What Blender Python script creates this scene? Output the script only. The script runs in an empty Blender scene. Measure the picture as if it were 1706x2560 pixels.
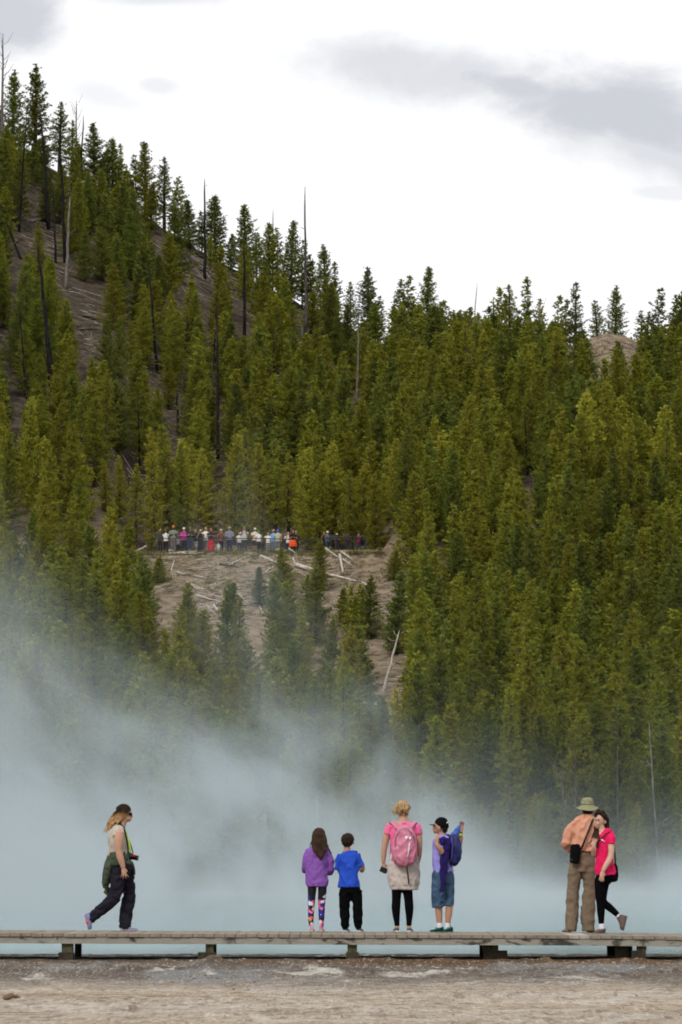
import bpy, bmesh, math, random
import numpy as np
from mathutils import Vector, Matrix, noise as mnoise

random.seed(7)
rng = np.random.default_rng(11)
SC = bpy.context.scene
COL = SC.collection

# ------------------------------------------------------------------ camera model
F, CX, CY, HOR = 9500.0, 853.0, 1280.0, 2159.0
EYE = 1.25
PITCH = math.atan((HOR - CY) / F)
CP, SP = math.cos(PITCH), math.sin(PITCH)

def at(px, py, Y):
    """world point at distance Y that the photograph shows at pixel (px, py)"""
    u, v = (px - CX) / F, (CY - py) / F
    dy, dz = CP - v * SP, SP + v * CP
    t = Y / dy
    return Vector((u * t, Y, EYE + dz * t))

def proj(p):
    x, y, z = p[0], p[1], p[2] - EYE
    d = y * CP + z * SP
    return CX + F * x / d, CY - F * (-y * SP + z * CP) / d

cam = bpy.data.cameras.new("camera")
cam.sensor_fit = 'VERTICAL'
cam.sensor_height = 24.0
cam.lens = 24.0 * F / 2560.0
cam.clip_start, cam.clip_end = 0.5, 5000
camo = bpy.data.objects.new("camera", cam)
camo.location = (0, 0, EYE)
camo.rotation_euler = (math.pi / 2 + PITCH, 0, 0)
COL.objects.link(camo)
SC.camera = camo

# ------------------------------------------------------------------ object helpers
def prop(o, label=None, cat=None, group=None, kind=None):
    if label: o["label"] = label
    if cat: o["category"] = cat
    if group: o["group"] = group
    if kind: o["kind"] = kind
    return o

def empty(name, loc=(0, 0, 0), label=None, cat=None, group=None):
    o = bpy.data.objects.new(name, None)
    o.empty_display_size = 0.2
    o.location = loc
    COL.objects.link(o)
    return prop(o, label, cat, group)

def link(name, me, mat=None, parent=None):
    o = bpy.data.objects.new(name, me)
    COL.objects.link(o)
    if mat is not None and len(me.materials) == 0:
        me.materials.append(mat)
    if parent is not None:
        o.parent = parent
        o.location = -parent.location if parent.parent is None else -(parent.location + parent.parent.location)
    return o

def np_mesh(name, verts, faces, smooth=False):
    """faces: (n,3) or (n,4) int array"""
    me = bpy.data.meshes.new(name)
    verts = np.ascontiguousarray(verts, dtype=np.float32)
    faces = np.ascontiguousarray(faces, dtype=np.int32)
    nv, (nf, k) = len(verts), faces.shape
    me.vertices.add(nv)
    me.vertices.foreach_set("co", verts.ravel())
    me.loops.add(nf * k)
    me.loops.foreach_set("vertex_index", faces.ravel())
    me.polygons.add(nf)
    me.polygons.foreach_set("loop_start", np.arange(0, nf * k, k, dtype=np.int32))
    me.polygons.foreach_set("loop_total", np.full(nf, k, dtype=np.int32))
    if smooth:
        me.polygons.foreach_set("use_smooth", np.ones(nf, dtype=bool))
    me.update(calc_edges=True)
    return me

class MB:
    """collects simple solids into one mesh"""
    def __init__(self):
        self.v, self.f = [], []
    def box(self, lo, hi, M=None):
        i = len(self.v)
        for z in (lo[2], hi[2]):
            for x, y in ((lo[0], lo[1]), (hi[0], lo[1]), (hi[0], hi[1]), (lo[0], hi[1])):
                p = Vector((x, y, z))
                self.v.append(M @ p if M else p)
        for q in ((3, 2, 1, 0), (4, 5, 6, 7), (0, 1, 5, 4), (1, 2, 6, 5), (2, 3, 7, 6), (3, 0, 4, 7)):
            self.f.append([i + k for k in q])
        return self
    def tube(self, pts, radii, n=8, flat=None, caps=True, side=None):
        """swept elliptical tube. radii: numbers or (side, depth) pairs"""
        pts = [Vector(p) for p in pts]
        m = len(pts)
        prev = None
        base = len(self.v)
        for k in range(m):
            t = (pts[min(k + 1, m - 1)] - pts[max(k - 1, 0)])
            if t.length < 1e-9: t = Vector((0, 0, 1))
            t.normalize()
            s = Vector(side) if side is not None else (prev if prev is not None else Vector((1, 0, 0)))
            s = s - t * s.dot(t)
            if s.length < 1e-4:
                s = Vector((0, 1, 0)) - t * t.y
                if s.length < 1e-4: s = Vector((1, 0, 0))
            s.normalize()
            prev = s
            d = t.cross(s)
            r = radii[k] if isinstance(radii, (list, tuple)) else radii
            a, b = r if isinstance(r, (list, tuple)) else (r, r)
            for q in range(n):
                an = 2 * math.pi * q / n
                self.v.append(pts[k] + s * (a * math.cos(an)) + d * (b * math.sin(an)))
        for k in range(m - 1):
            for q in range(n):
                q2 = (q + 1) % n
                self.f.append([base + k * n + q, base + k * n + q2, base + (k + 1) * n + q2, base + (k + 1) * n + q])
        if caps:
            self.f.append([base + q for q in range(n)][::-1])
            self.f.append([base + (m - 1) * n + q for q in range(n)])
        return self
    def ball(self, c, r, n=12, m=8, M=None):
        c = Vector(c)
        rx, ry, rz = r if isinstance(r, (list, tuple)) else (r, r, r)
        base = len(self.v)
        def put(x, y, z):
            p = Vector((x * rx, y * ry, z * rz))
            self.v.append(c + (M @ p if M else p))
        put(0, 0, -1)
        for i in range(1, m):
            th = -math.pi / 2 + math.pi * i / m
            for q in range(n):
                an = 2 * math.pi * q / n
                put(math.cos(th) * math.cos(an), math.cos(th) * math.sin(an), math.sin(th))
        put(0, 0, 1)
        last = len(self.v) - 1
        for q in range(n):
            q2 = (q + 1) % n
            self.f.append([base, base + 1 + q2, base + 1 + q])
            self.f.append([last, base + 1 + (m - 2) * n + q, base + 1 + (m - 2) * n + q2])
            for i in range(m - 2):
                a0, b0 = base + 1 + i * n, base + 1 + (i + 1) * n
                self.f.append([a0 + q, a0 + q2, b0 + q2, b0 + q])
        return self
    def mesh(self, name, smooth=True):
        me = bpy.data.meshes.new(name)
        me.from_pydata([tuple(v) for v in self.v], [], self.f)
        if smooth:
            me.polygons.foreach_set("use_smooth", np.ones(len(me.polygons), dtype=bool))
        me.update()
        return me
    def build(self, name, mat, parent=None, smooth=True):
        return link(name, self.mesh(name, smooth), mat, parent)

# ------------------------------------------------------------------ value noise (numpy)
_perm = rng.random((256, 256)).astype(np.float32)
def vnoise(x, y):
    xi, yi = np.floor(x).astype(int), np.floor(y).astype(int)
    fx, fy = x - xi, y - yi
    fx, fy = fx * fx * (3 - 2 * fx), fy * fy * (3 - 2 * fy)
    a, b = _perm[xi & 255, yi & 255], _perm[(xi + 1) & 255, yi & 255]
    c, d = _perm[xi & 255, (yi + 1) & 255], _perm[(xi + 1) & 255, (yi + 1) & 255]
    return (a * (1 - fx) + b * fx) * (1 - fy) + (c * (1 - fx) + d * fx) * fy
def fbm(x, y, o=4):
    s, a, t = 0, 1, 0
    for k in range(o):
        s = s + a * vnoise(x * 2 ** k + 17.3 * k, y * 2 ** k + 5.1 * k)
        t += a; a *= 0.5
    return s / t
def sstep(e0, e1, x):
    t = np.clip((x - e0) / (e1 - e0), 0, 1)
    return t * t * (3 - 2 * t)

# ------------------------------------------------------------------ materials
class NT:
    def __init__(self, name):
        self.m = bpy.data.materials.new(name)
        self.m.use_nodes = True
        self.t = self.m.node_tree
        self.t.nodes.clear()
        self.out = self.n('ShaderNodeOutputMaterial')
    def n(self, typ, _props=None, **ins):
        nd = self.t.nodes.new(typ)
        for k, v in (_props or {}).items(): setattr(nd, k, v)
        for k, v in ins.items():
            self.set(nd, k.replace('_', ' '), v)
        return nd
    def set(self, nd, k, v):
        s = nd.inputs[int(k[1:])] if (k[0] == 'i' and k[1:].isdigit()) else nd.inputs[k]
        if isinstance(v, bpy.types.NodeSocket): self.t.links.new(v, s)
        else: s.default_value = v
    def math(self, op, a, b=0.0, c=None, clamp=False):
        nd = self.n('ShaderNodeMath', dict(operation=op, use_clamp=clamp))
        self.set(nd, 'i0', a); self.set(nd, 'i1', b)
        if c is not None: self.set(nd, 'i2', c)
        return nd.outputs[0]
    def mix(self, fac, a, b, blend='MIX'):
        nd = self.n('ShaderNodeMix', dict(data_type='RGBA', blend_type=blend))
        self.set(nd, 'i0', fac); self.set(nd, 'i6', a); self.set(nd, 'i7', b)
        return nd.outputs[2]
    def ramp(self, fac, stops, interp='LINEAR'):
        nd = self.n('ShaderNodeValToRGB')
        nd.color_ramp.interpolation = interp
        el = nd.color_ramp.elements
        while len(el) < len(stops): el.new(0.5)
        for e, (p, c) in zip(el, stops):
            e.position = p
            e.color = (c, c, c, 1) if isinstance(c, (int, float)) else (*c, 1)
        self.set(nd, 'i0', fac)
        return nd.outputs[0]
    def smooth(self, x, lo, hi, a=0.0, b=1.0):
        nd = self.n('ShaderNodeMapRange', dict(interpolation_type='SMOOTHSTEP'))
        self.set(nd, 'Value', x)
        for k, v in (('From Min', lo), ('From Max', hi), ('To Min', a), ('To Max', b)): self.set(nd, k, v)
        return nd.outputs[0]
    def coord(self, scale=(1, 1, 1), out='Object', loc=(0, 0, 0)):
        tc = self.n('ShaderNodeTexCoord')
        mp = self.n('ShaderNodeMapping')
        self.set(mp, 'Vector', tc.outputs[out])
        mp.inputs['Scale'].default_value = scale
        mp.inputs['Location'].default_value = loc
        return mp.outputs[0]
    def noise(self, vec, scale, detail=4.0, rough=0.55, dist=0.0):
        nd = self.n('ShaderNodeTexNoise')
        self.set(nd, 'Vector', vec)
        for k, v in (('Scale', scale), ('Detail', detail), ('Roughness', rough), ('Distortion', dist)): self.set(nd, k, v)
        return nd.outputs[0]
    def bump(self, h, strength=0.3, dist=0.02):
        nd = self.n('ShaderNodeBump', Strength=strength, Distance=dist)
        self.set(nd, 'Height', h)
        return nd.outputs[0]
    def surf(self, base, rough=0.8, normal=None, spec=0.3, **extra):
        p = self.n('ShaderNodeBsdfPrincipled')
        self.set(p, 'Base Color', base if isinstance(base, bpy.types.NodeSocket) else (*base[:3], 1))
        self.set(p, 'Roughness', rough)
        self.set(p, 'Specular IOR Level', spec)
        if normal is not None: self.set(p, 'Normal', normal)
        for k, v in extra.items(): self.set(p, k.replace('_', ' '), v)
        self.t.links.new(p.outputs[0], self.out.inputs['Surface'])
        return self.m

def srgb(r, g, b):
    f = lambda c: (c / 255 / 12.92) if c <= 10 else ((c / 255 + 0.055) / 1.055) ** 2.4
    return (f(r) * 0.70, f(g) * 0.70, f(b) * 0.70)      # picture value under this daylight -> reflectance

_plain = {}
def fabric(name, col, rough=0.85, var=0.25, scale=60.0, spec=0.15, weave=0.25, sheen=0.0):
    key = (name, col)
    if key in _plain: return _plain[key]
    t = NT(name)
    c = t.coord()
    n1 = t.noise(c, 7.0, 4, 0.6)
    n2 = t.noise(c, scale, 3, 0.6)
    f = t.math('ADD', t.math('MULTIPLY', n1, 0.7), t.math('MULTIPLY', n2, 0.3))
    lo = tuple(x * (1 - var) for x in col); hi = tuple(min(1, x * (1 + var)) for x in col)
    base = t.ramp(f, [(0.3, lo), (0.7, hi)])
    m = t.surf(base, rough, t.bump(n2, weave, 0.004), spec)
    _plain[key] = m
    return m
# ------------------------------------------------------------------ sky and light
SUN_EL, SUN_AZ = math.radians(41), math.radians(206)      # behind the camera and to its left
w = bpy.data.worlds.new("World")
SC.world = w
w.use_nodes = True
wt = NT.__new__(NT)
wt.t = w.node_tree
wt.t.nodes.clear()
wout = wt.n('ShaderNodeOutputWorld')
sky = wt.n('ShaderNodeTexSky', dict(sky_type='NISHITA', sun_disc=False, sun_elevation=SUN_EL, sun_rotation=SUN_AZ,
                                    air_density=1.0, dust_density=1.5, ozone_density=1.0))
tc = wt.n('ShaderNodeTexCoord')
sep = wt.n('ShaderNodeSeparateXYZ')
wt.set(sep, 'i0', tc.outputs['Generated'])
ymax = wt.math('MAXIMUM', wt.math('ABSOLUTE', sep.outputs[1]), 0.05)
tx = wt.math('DIVIDE', sep.outputs[0], ymax)
tz = wt.math('DIVIDE', sep.outputs[2], ymax)
comb = wt.n('ShaderNodeCombineXYZ')
wt.set(comb, 'i0', tx); wt.set(comb, 'i1', wt.math('MULTIPLY', tz, 1.7)); wt.set(comb, 'i2', 0.0)
n1 = wt.noise(comb.outputs[0], 16.0, 8, 0.6, 0.3)
n2 = wt.noise(comb.outputs[0], 5.0, 4, 0.5)
wob = wt.math('MULTIPLY', wt.math('SUBTRACT', n1, 0.5), 2.6)
wob2 = wt.math('MULTIPLY', wt.math('SUBTRACT', n2, 0.5), 0.8)
# grey undersides of clouds, given as directions in the sky: (tan azimuth, tan elevation, half sizes, tilt, depth)
def sky_dir(px, py):
    p = at(px, py, 1.0)
    return p.x, p.z - EYE
patches = [(1170, 185, 330, 90, -0.12, 0.58), (1500, 265, 400, 120, -0.24, 0.85), (1690, 370, 360, 90, -0.2, 0.6), (1300, 215, 260, 60, -0.2, 0.8), (20, 60, 150, 110, 0, 0.8),
           (395, 215, 62, 26, -0.1, 0.30), (400, -10, 210, 36, 0.0, 0.45), (250, 235, 110, 40, -0.2, 0.22), (1700, 480, 120, 20, 0, 0.3), (-900, 500, 500, 200, 0.1, .8), (2500, 300, 500, 160, 0, .8)]
grey = None
for px, py, sx, sy, tilt, dep in patches:
    cx_, cz_ = sky_dir(px, py)
    ax, az = sx / F, sy / F
    dx, dz = wt.math('SUBTRACT', tx, cx_), wt.math('SUBTRACT', tz, cz_)
    dz2 = wt.math('SUBTRACT', dz, wt.math('MULTIPLY', dx, tilt))
    qx, qz = wt.math('DIVIDE', dx, ax), wt.math('DIVIDE', dz2, az)
    r2 = wt.math('ADD', wt.math('MULTIPLY', qx, qx), wt.math('MULTIPLY', qz, qz))
    r = wt.math('ADD', wt.math('SQRT', r2), wt.math('ADD', wob, wob2))
    nd = wt.n('ShaderNodeMapRange', dict(interpolation_type='SMOOTHSTEP'))
    wt.set(nd, 'Value', r)
    for k, v in (('From Min', 1.28), ('From Max', 0.42), ('To Min', 0.0), ('To Max', dep)): wt.set(nd, k, v)
    g = nd.outputs[0]
    grey = g if grey is None else wt.math('MAXIMUM', grey, g)
CLOUD = 10.6
white = (CLOUD * 1.0, CLOUD * 1.0, CLOUD * 1.01, 1)
dark = (CLOUD * 0.53, CLOUD * 0.548, CLOUD * 0.60, 1)
cloud = wt.mix(grey, white, dark)
lowband = wt.n('ShaderNodeMapRange', dict(interpolation_type='SMOOTHSTEP'))
wt.set(lowband, 'Value', sep.outputs[2])
for k, v in (('From Min', -0.02), ('From Max', 0.03), ('To Min', 0.25), ('To Max', 0.96)): wt.set(lowband, k, v)
skycol = wt.mix(lowband.outputs[0], sky.outputs[0], cloud)
bg = wt.n('ShaderNodeBackground', Strength=0.1)
wt.set(bg, 'Color', skycol)
wt.t.links.new(bg.outputs[0], wout.inputs['Surface'])

sun = bpy.data.lights.new("sun", 'SUN')
sun.energy, sun.angle, sun.color = 2.1, math.radians(14), (1.0, 0.955, 0.88)
suno = bpy.data.objects.new("sun", sun)
az = SUN_AZ
sd = Vector((math.sin(az) * math.cos(SUN_EL), math.cos(az) * math.cos(SUN_EL), math.sin(SUN_EL)))
suno.rotation_euler = sd.to_track_quat('Z', 'Y').to_euler()
suno.location = sd * 60
COL.objects.link(suno)

vs = SC.view_settings
vs.view_transform, vs.look, vs.gamma, vs.exposure, vs.use_curve_mapping = 'Standard', 'None', 1.0, 0.0, False
SC.display_settings.display_device = 'sRGB'
cy = SC.cycles
cy.use_denoising = True
cy.max_bounces, cy.diffuse_bounces, cy.glossy_bounces, cy.transmission_bounces = 5, 3, 2, 3
cy.volume_bounces = 0
cy.filter_width = 1.85
cy.use_adaptive_sampling, cy.adaptive_threshold, cy.adaptive_min_samples = True, 0.04, 16
cy.transparent_max_bounces = 8
cy.volume_max_steps = 128
cy.volume_step_rate = 1.0
cy.caustics_reflective = cy.caustics_refractive = False
cy.sample_clamp_indirect = 6.0

# ------------------------------------------------------------------ terrain
RIDGE_A = [-2500, -900, -300, 0, 150, 300, 450, 560, 640, 780, 950, 1100, 1300, 1430, 1520, 1600, 1706, 2100, 2900, 4500]
RIDGE_P = [150, 120, 200, 340, 425, 492, 578, 645, 690, 768, 842, 872, 885, 872, 848, 868, 900, 880, 930, 1000]
RIDGE_Y = [430] * 9 + [425, 415, 405, 392, 380, 376, 376, 380, 390, 400, 400]
def hill_z(X, Y, rough=True):
    X, Y = np.asarray(X, float), np.asarray(Y, float)
    a = CX + F * X / Y
    yr = np.interp(a, RIDGE_A, RIDGE_Y)
    zr = (HOR - np.interp(a, RIDGE_A, RIDGE_P)) / F * yr + EYE
    bench = sstep(250, 350, a) * (1 - sstep(930, 1010, a))
    z1 = np.interp(Y, [182, 232, 268, 286], [0.0, 8.6, 18.2, 24.55])
    zb = np.where(a > 800, 24.9, 24.7)
    k = (zr - zb) / (yr - 286.0)
    z_slope = zb + (Y - 286) * k
    z_bench = np.where(Y < 297, zb + (Y - 286) * 0.02, zb + 0.2 + (zr - zb - 0.2) * (Y - 297) / (yr - 297))
    z2 = z_slope * (1 - bench) + z_bench * bench
    z = np.where(Y < 286, z1, z2)
    over = Y - yr
    z = np.where(over > 0, zr - 0.02 * over - 0.0012 * np.minimum(over, 150) ** 2, z)
    # the small knoll on the right ridge
    ka, ky = (a - 1520) / 105.0, (Y - 372) / 13.0
    z = z + 1.3 * np.exp(-(ka ** 4) - ky * ky)
    if rough:
        amp = sstep(184, 215, Y) * (1 - 0.85 * bench * sstep(283, 285, Y) * (1 - sstep(297, 299, Y)))
        z = z + amp * ((fbm(X * 0.09 + 40, Y * 0.09 + 9, 3) - 0.5) * 1.6 + (fbm(X * 0.55, Y * 0.55, 3) - 0.5) * 0.55)
    z = np.where(Y < 182, -0.05 - (182 - Y) * 0.2, z)
    return z
# a fast copy of the hill for the many placements below
_hx0, _hy0, _hs, _hnx, _hny = -80.0, 178.0, 0.5, 321, 541
_HG = hill_z(*np.meshgrid(_hx0 + _hs * np.arange(_hnx), _hy0 + _hs * np.arange(_hny)))
_HL = _HG.tolist()
def hz(x, y):
    u = min(max((x - _hx0) / _hs, 0), _hnx - 1.001); v = min(max((y - _hy0) / _hs, 0), _hny - 1.001)
    i, j = int(u), int(v); fu, fv = u - i, v - j
    a, b = _HL[j], _HL[j + 1]
    return (a[i] * (1 - fu) + a[i + 1] * fu) * (1 - fv) + (b[i] * (1 - fu) + b[i + 1] * fu) * fv
def hz_np(x, y):
    u = np.clip((x - _hx0) / _hs, 0, _hnx - 1.001); v = np.clip((y - _hy0) / _hs, 0, _hny - 1.001)
    i, j = u.astype(int), v.astype(int); fu, fv = u - i, v - j
    return (_HG[j, i] * (1 - fu) + _HG[j, i + 1] * fu) * (1 - fv) + (_HG[j + 1, i] * (1 - fu) + _HG[j + 1, i + 1] * fu) * fv
_YS = np.arange(184.0, 440.0, 0.25)
def hill_hit(px, py):
    """the place on the hill that is seen at a pixel"""
    d = at(px, py, 1.0)
    X, Z = d.x * _YS, EYE + (d.z - EYE) * _YS
    k = np.nonzero(Z <= hz_np(X, _YS))[0]
    if len(k) == 0: return None
    Y = float(_YS[k[0]])
    return Vector((d.x * Y, Y, hz(d.x * Y, Y)))

def grid_mesh(name, xs, ys, zf):
    X, Y = np.meshgrid(xs, ys)
    Z = zf(X, Y)
    V = np.stack([X.ravel(), Y.ravel(), Z.ravel()], 1)
    nx, ny = len(xs), len(ys)
    i = np.arange(nx * ny).reshape(ny, nx)
    Fc = np.stack([i[:-1, :-1].ravel(), i[:-1, 1:].ravel(), i[1:, 1:].ravel(), i[1:, :-1].ravel()], 1)
    return np_mesh(name, V, Fc, True)

def mat_hill():
    t = NT("hill_soil")
    c = t.coord()
    n1 = t.noise(c, 0.12, 5, 0.6)
    n2 = t.noise(c, 1.1, 6, 0.65)
    n3 = t.noise(c, 6.0, 4, 0.7)
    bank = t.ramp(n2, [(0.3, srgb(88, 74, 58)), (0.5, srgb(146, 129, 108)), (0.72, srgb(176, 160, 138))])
    upper = t.ramp(n2, [(0.3, srgb(44, 38, 33)), (0.50, srgb(84, 73, 63)), (0.72, srgb(124, 111, 98))])  # upper soil: dark from burning and wet, with cloud shade painted in
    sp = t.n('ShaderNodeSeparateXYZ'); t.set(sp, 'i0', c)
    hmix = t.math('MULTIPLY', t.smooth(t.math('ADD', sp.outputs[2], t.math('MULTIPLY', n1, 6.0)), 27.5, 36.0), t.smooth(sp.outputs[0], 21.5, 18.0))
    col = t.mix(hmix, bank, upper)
    gmask = t.math('MULTIPLY', t.smooth(t.noise(c, 0.8, 5, 0.7), 0.53, 0.66), 0.55)
    col = t.mix(gmask, col, (*srgb(98, 92, 48), 1))
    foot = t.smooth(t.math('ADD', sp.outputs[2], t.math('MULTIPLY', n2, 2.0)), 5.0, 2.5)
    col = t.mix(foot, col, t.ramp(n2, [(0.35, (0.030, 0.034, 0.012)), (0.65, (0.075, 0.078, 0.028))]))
    litter = t.smooth(n3, 0.60, 0.72)
    col = t.mix(t.math('MULTIPLY', litter, 0.5), col, (*srgb(178, 168, 152), 1))
    dk = t.smooth(t.noise(c, 3.0, 5, 0.7), 0.42, 0.30)
    col = t.mix(t.math('MULTIPLY', dk, 0.7), col, (*srgb(46, 40, 32), 1))
    return t.surf(col, 0.95, t.bump(t.math('ADD', n2, t.math('MULTIPLY', n3, 0.5)), 0.9, 0.25), 0.1)

xs = np.concatenate([np.arange(-260, -60, 5), np.arange(-60, 60, 0.6), np.arange(60, 261, 5)])
ys = np.concatenate([np.arange(176, 300, 0.6), np.arange(300, 440, 0.9), np.arange(440, 900, 8)])
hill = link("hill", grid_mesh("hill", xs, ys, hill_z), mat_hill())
prop(hill, kind="structure")

# ------------------------------------------------------------------ ground: the pale sinter flat
def ground_h(X, Y):
    near = sstep(20, 28, Y) * (1 - sstep(52.2, 53.0, Y)) * sstep(14, 10, np.abs(X))
    crust = fbm(X * 0.8, Y * 0.32, 4)
    fine = fbm(X * 6.0, Y * 2.2 + 31, 4)
    flake = np.maximum(fbm(X * 3.1 + 7, Y * 1.1, 3) - 0.56, 0) * 0.30
    amt = (0.5 + 0.9 * sstep(40, 46, Y)) * (1 - 0.8 * sstep(48.5, 50.5, Y))
    h = near * amt * ((crust - 0.5) * 0.060 + (fine - 0.5) * 0.034 + flake * 0.6)
    # the sheet falls away into the pool behind the boardwalk, the hill rises from far behind it
    h = h - 0.012 * sstep(50.0, 52.0, Y) - 0.25 * sstep(52.2, 53.4, Y) - 2.0 * sstep(54, 70, Y)
    return h
gx = np.concatenate([np.arange(-900, -40, 60), np.arange(-40, -8, 1.0), np.arange(-8, 8, 0.032), np.arange(8, 40, 1.0), np.arange(40, 901, 60)])
gy = np.concatenate([np.arange(-60, 20, 8), np.arange(20, 26, 0.5), np.arange(26, 53.6, 0.07), np.arange(54, 80, 4), np.arange(80, 1400, 80)])

def mat_ground():
    t = NT("sinter_crust")
    tcn = t.n('ShaderNodeTexCoord')
    sp = t.n('ShaderNodeSeparateXYZ'); t.set(sp, 'i0', tcn.outputs['Object'])
    big = t.noise(t.coord((1.0, 0.22, 1.0)), 0.55, 5, 0.6, 0.4)
    mid = t.noise(t.coord((0.8, 0.30, 1.0)), 2.0, 6, 0.70, 0.6)
    fine = t.noise(t.coord((0.75, 0.20, 1.0)), 10.0, 6, 0.76)
    speck = t.noise(t.coord((1.0, 0.075, 1.0), loc=(4, 2, 0)), 34.0, 4, 0.8)
    band = t.noise(t.coord((0.10, 0.75, 1.0), loc=(1, 7, 0)), 1.4, 5, 0.7, 0.3)
    tan = t.ramp(t.math('ADD', t.math('MULTIPLY', mid, 0.5), t.math('MULTIPLY', fine, 0.5)), [(0.30, srgb(112, 98, 84)), (0.44, srgb(150, 136, 120)), (0.55, srgb(176, 165, 151)), (0.70, srgb(206, 199, 190))])
    warm = t.mix(t.math('MULTIPLY', t.smooth(band, 0.48, 0.60), 0.7), tan, (*srgb(160, 139, 115), 1))
    warm = t.mix(t.math('MULTIPLY', t.smooth(t.noise(t.coord((0.35, 0.5, 1.0), loc=(2, 3, 0)), 1.2, 6, 0.72), 0.50, 0.60), 0.45), warm, (*srgb(190, 184, 178), 1))
    wet = t.ramp(t.math('ADD', t.math('MULTIPLY', mid, 0.5), t.math('MULTIPLY', fine, 0.5)), [(0.3, srgb(48, 40, 34)), (0.45, srgb(84, 75, 67)), (0.58, srgb(112, 104, 97)), (0.75, srgb(176, 169, 160))])
    yb = t.math('ADD', sp.outputs[1], t.math('MULTIPLY', t.math('SUBTRACT', big, 0.5), 9.0))
    dampm = t.smooth(yb, 36.5, 43.5)
    col = t.mix(dampm, warm, wet)
    puddle = t.math('MULTIPLY', t.smooth(t.noise(t.coord((1, 0.30, 1), loc=(3, 1, 0)), 0.42, 4, 0.55), 0.50, 0.58), t.math('MULTIPLY', t.smooth(yb, 39.5, 42.0), t.smooth(yb, 50.0, 47.5)))
    col = t.mix(t.math('MULTIPLY', puddle, 0.7), col, (*srgb(112, 114, 116), 1))
    crust = t.math('MULTIPLY', t.smooth(t.noise(t.coord((1, 0.20, 1), loc=(9, 4, 0)), 0.75, 6, 0.66, 0.5), 0.57, 0.64), t.smooth(sp.outputs[1], 37.0, 42.0))
    crust = t.math('MULTIPLY', crust, t.smooth(sp.outputs[1], 48.6, 47.4))
    col = t.mix(t.math('MULTIPLY', crust, 0.55), col, (*srgb(214, 209, 200), 1))
    yo = t.math('ADD', sp.outputs[1], t.math('MULTIPLY', t.math('SUBTRACT', mid, 0.5), 3.0))
    om = t.math('MULTIPLY', t.smooth(yo, 46.2, 48.0), t.smooth(sp.outputs[0], -5.5, 2.5, 0.45, 1.0))
    mat = t.ramp(fine, [(0.3, srgb(48, 33, 17)), (0.55, srgb(90, 63, 30)), (0.75, srgb(120, 86, 44))])
    col = t.mix(om, col, mat)
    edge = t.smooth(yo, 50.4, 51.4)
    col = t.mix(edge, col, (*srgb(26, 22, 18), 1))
    dk = t.smooth(fine, 0.48, 0.40)
    col = t.mix(t.math('MULTIPLY', dk, 0.36), col, (*srgb(66, 54, 45), 1))
    dk2 = t.smooth(speck, 0.46, 0.38)
    col = t.mix(t.math('MULTIPLY', dk2, 0.30), col, (*srgb(84, 70, 58), 1))
    lt = t.smooth(speck, 0.55, 0.63)
    col = t.mix(t.math('MULTIPLY', lt, 0.36), col, (*srgb(228, 223, 214), 1))
    streak = t.smooth(t.noise(t.coord((0.22, 1.9, 1.0), loc=(5, 2, 0)), 1.0, 6, 0.75, 0.4), 0.44, 0.36)
    col = t.mix(t.math('MULTIPLY', streak, 0.5), col, (*srgb(72, 60, 50), 1))
    col = t.mix(1.0, col, (1.20, 1.20, 1.17, 1), 'MULTIPLY')
    rough = t.math('SUBTRACT', 0.95, t.math('MULTIPLY', puddle, 0.35))
    return t.surf(col, rough, t.bump(t.math('ADD', fine, t.math('MULTIPLY', speck, 0.6)), 0.6, 0.03), 0.15)
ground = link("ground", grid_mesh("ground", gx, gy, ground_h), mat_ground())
prop(ground, kind="structure")

# loose sinter flakes and pebbles on the flat
def flakes():
    V, Fc = [], []
    for k in range(1700):
        y = random.uniform(40, 49.5) if random.random() < 0.8 else random.uniform(29, 50)
        x = random.uniform(-0.62, 0.62) * y * 0.18 * 1.0
        if vnoise(np.array([x * 0.9 + 60]), np.array([y * 0.4]))[0] < 0.42: continue
        s = random.uniform(0.006, 0.022) * (1.8 if random.random() < 0.05 else 1) * (0.45 + 0.55 * min(1, max(0, (y - 33) / 10)))
        z = float(ground_h(np.array([x]), np.array([y]))[0])
        n = random.randint(5, 7)
        rot = random.random() * 6.28
        b = len(V)
        tx_, ty_ = random.uniform(-.35, .35), random.uniform(-.35, .35)
        rr = [s * random.uniform(0.6, 1.2) for _ in range(n)]
        for lvl, sc in ((-0.012, 1.0), (random.uniform(0.003, 0.012), 0.8)):
            for q in range(n):
                an = rot + 6.283 * q / n
                dx, dy = rr[q] * math.cos(an) * sc * 1.3, rr[q] * math.sin(an) * sc
                V.append((x + dx, y + dy, z + lvl + tx_ * dx + ty_ * dy))
        for q in range(n):
            q2 = (q + 1) % n
            Fc.append([b + q, b + q2, b + n + q2, b + n + q])
        Fc.append([b + n + q for q in range(n)])
    me = bpy.data.meshes.new("crust_flakes"); me.from_pydata(V, [], Fc); me.update()
    t = NT("flake_stone")
    gi = t.n('ShaderNodeNewGeometry')
    col = t.ramp(gi.outputs['Random Per Island'], [(0.0, srgb(84, 70, 58)), (0.4, srgb(150, 134, 116)), (0.8, srgb(176, 166, 152)), (1.0, srgb(214, 208, 198))])
    return link("crust_flakes", me, t.surf(col, 0.9))
prop(flakes(), "loose pale and brown crust flakes scattered over the mineral flat", "crust flakes", kind="stuff")

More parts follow.
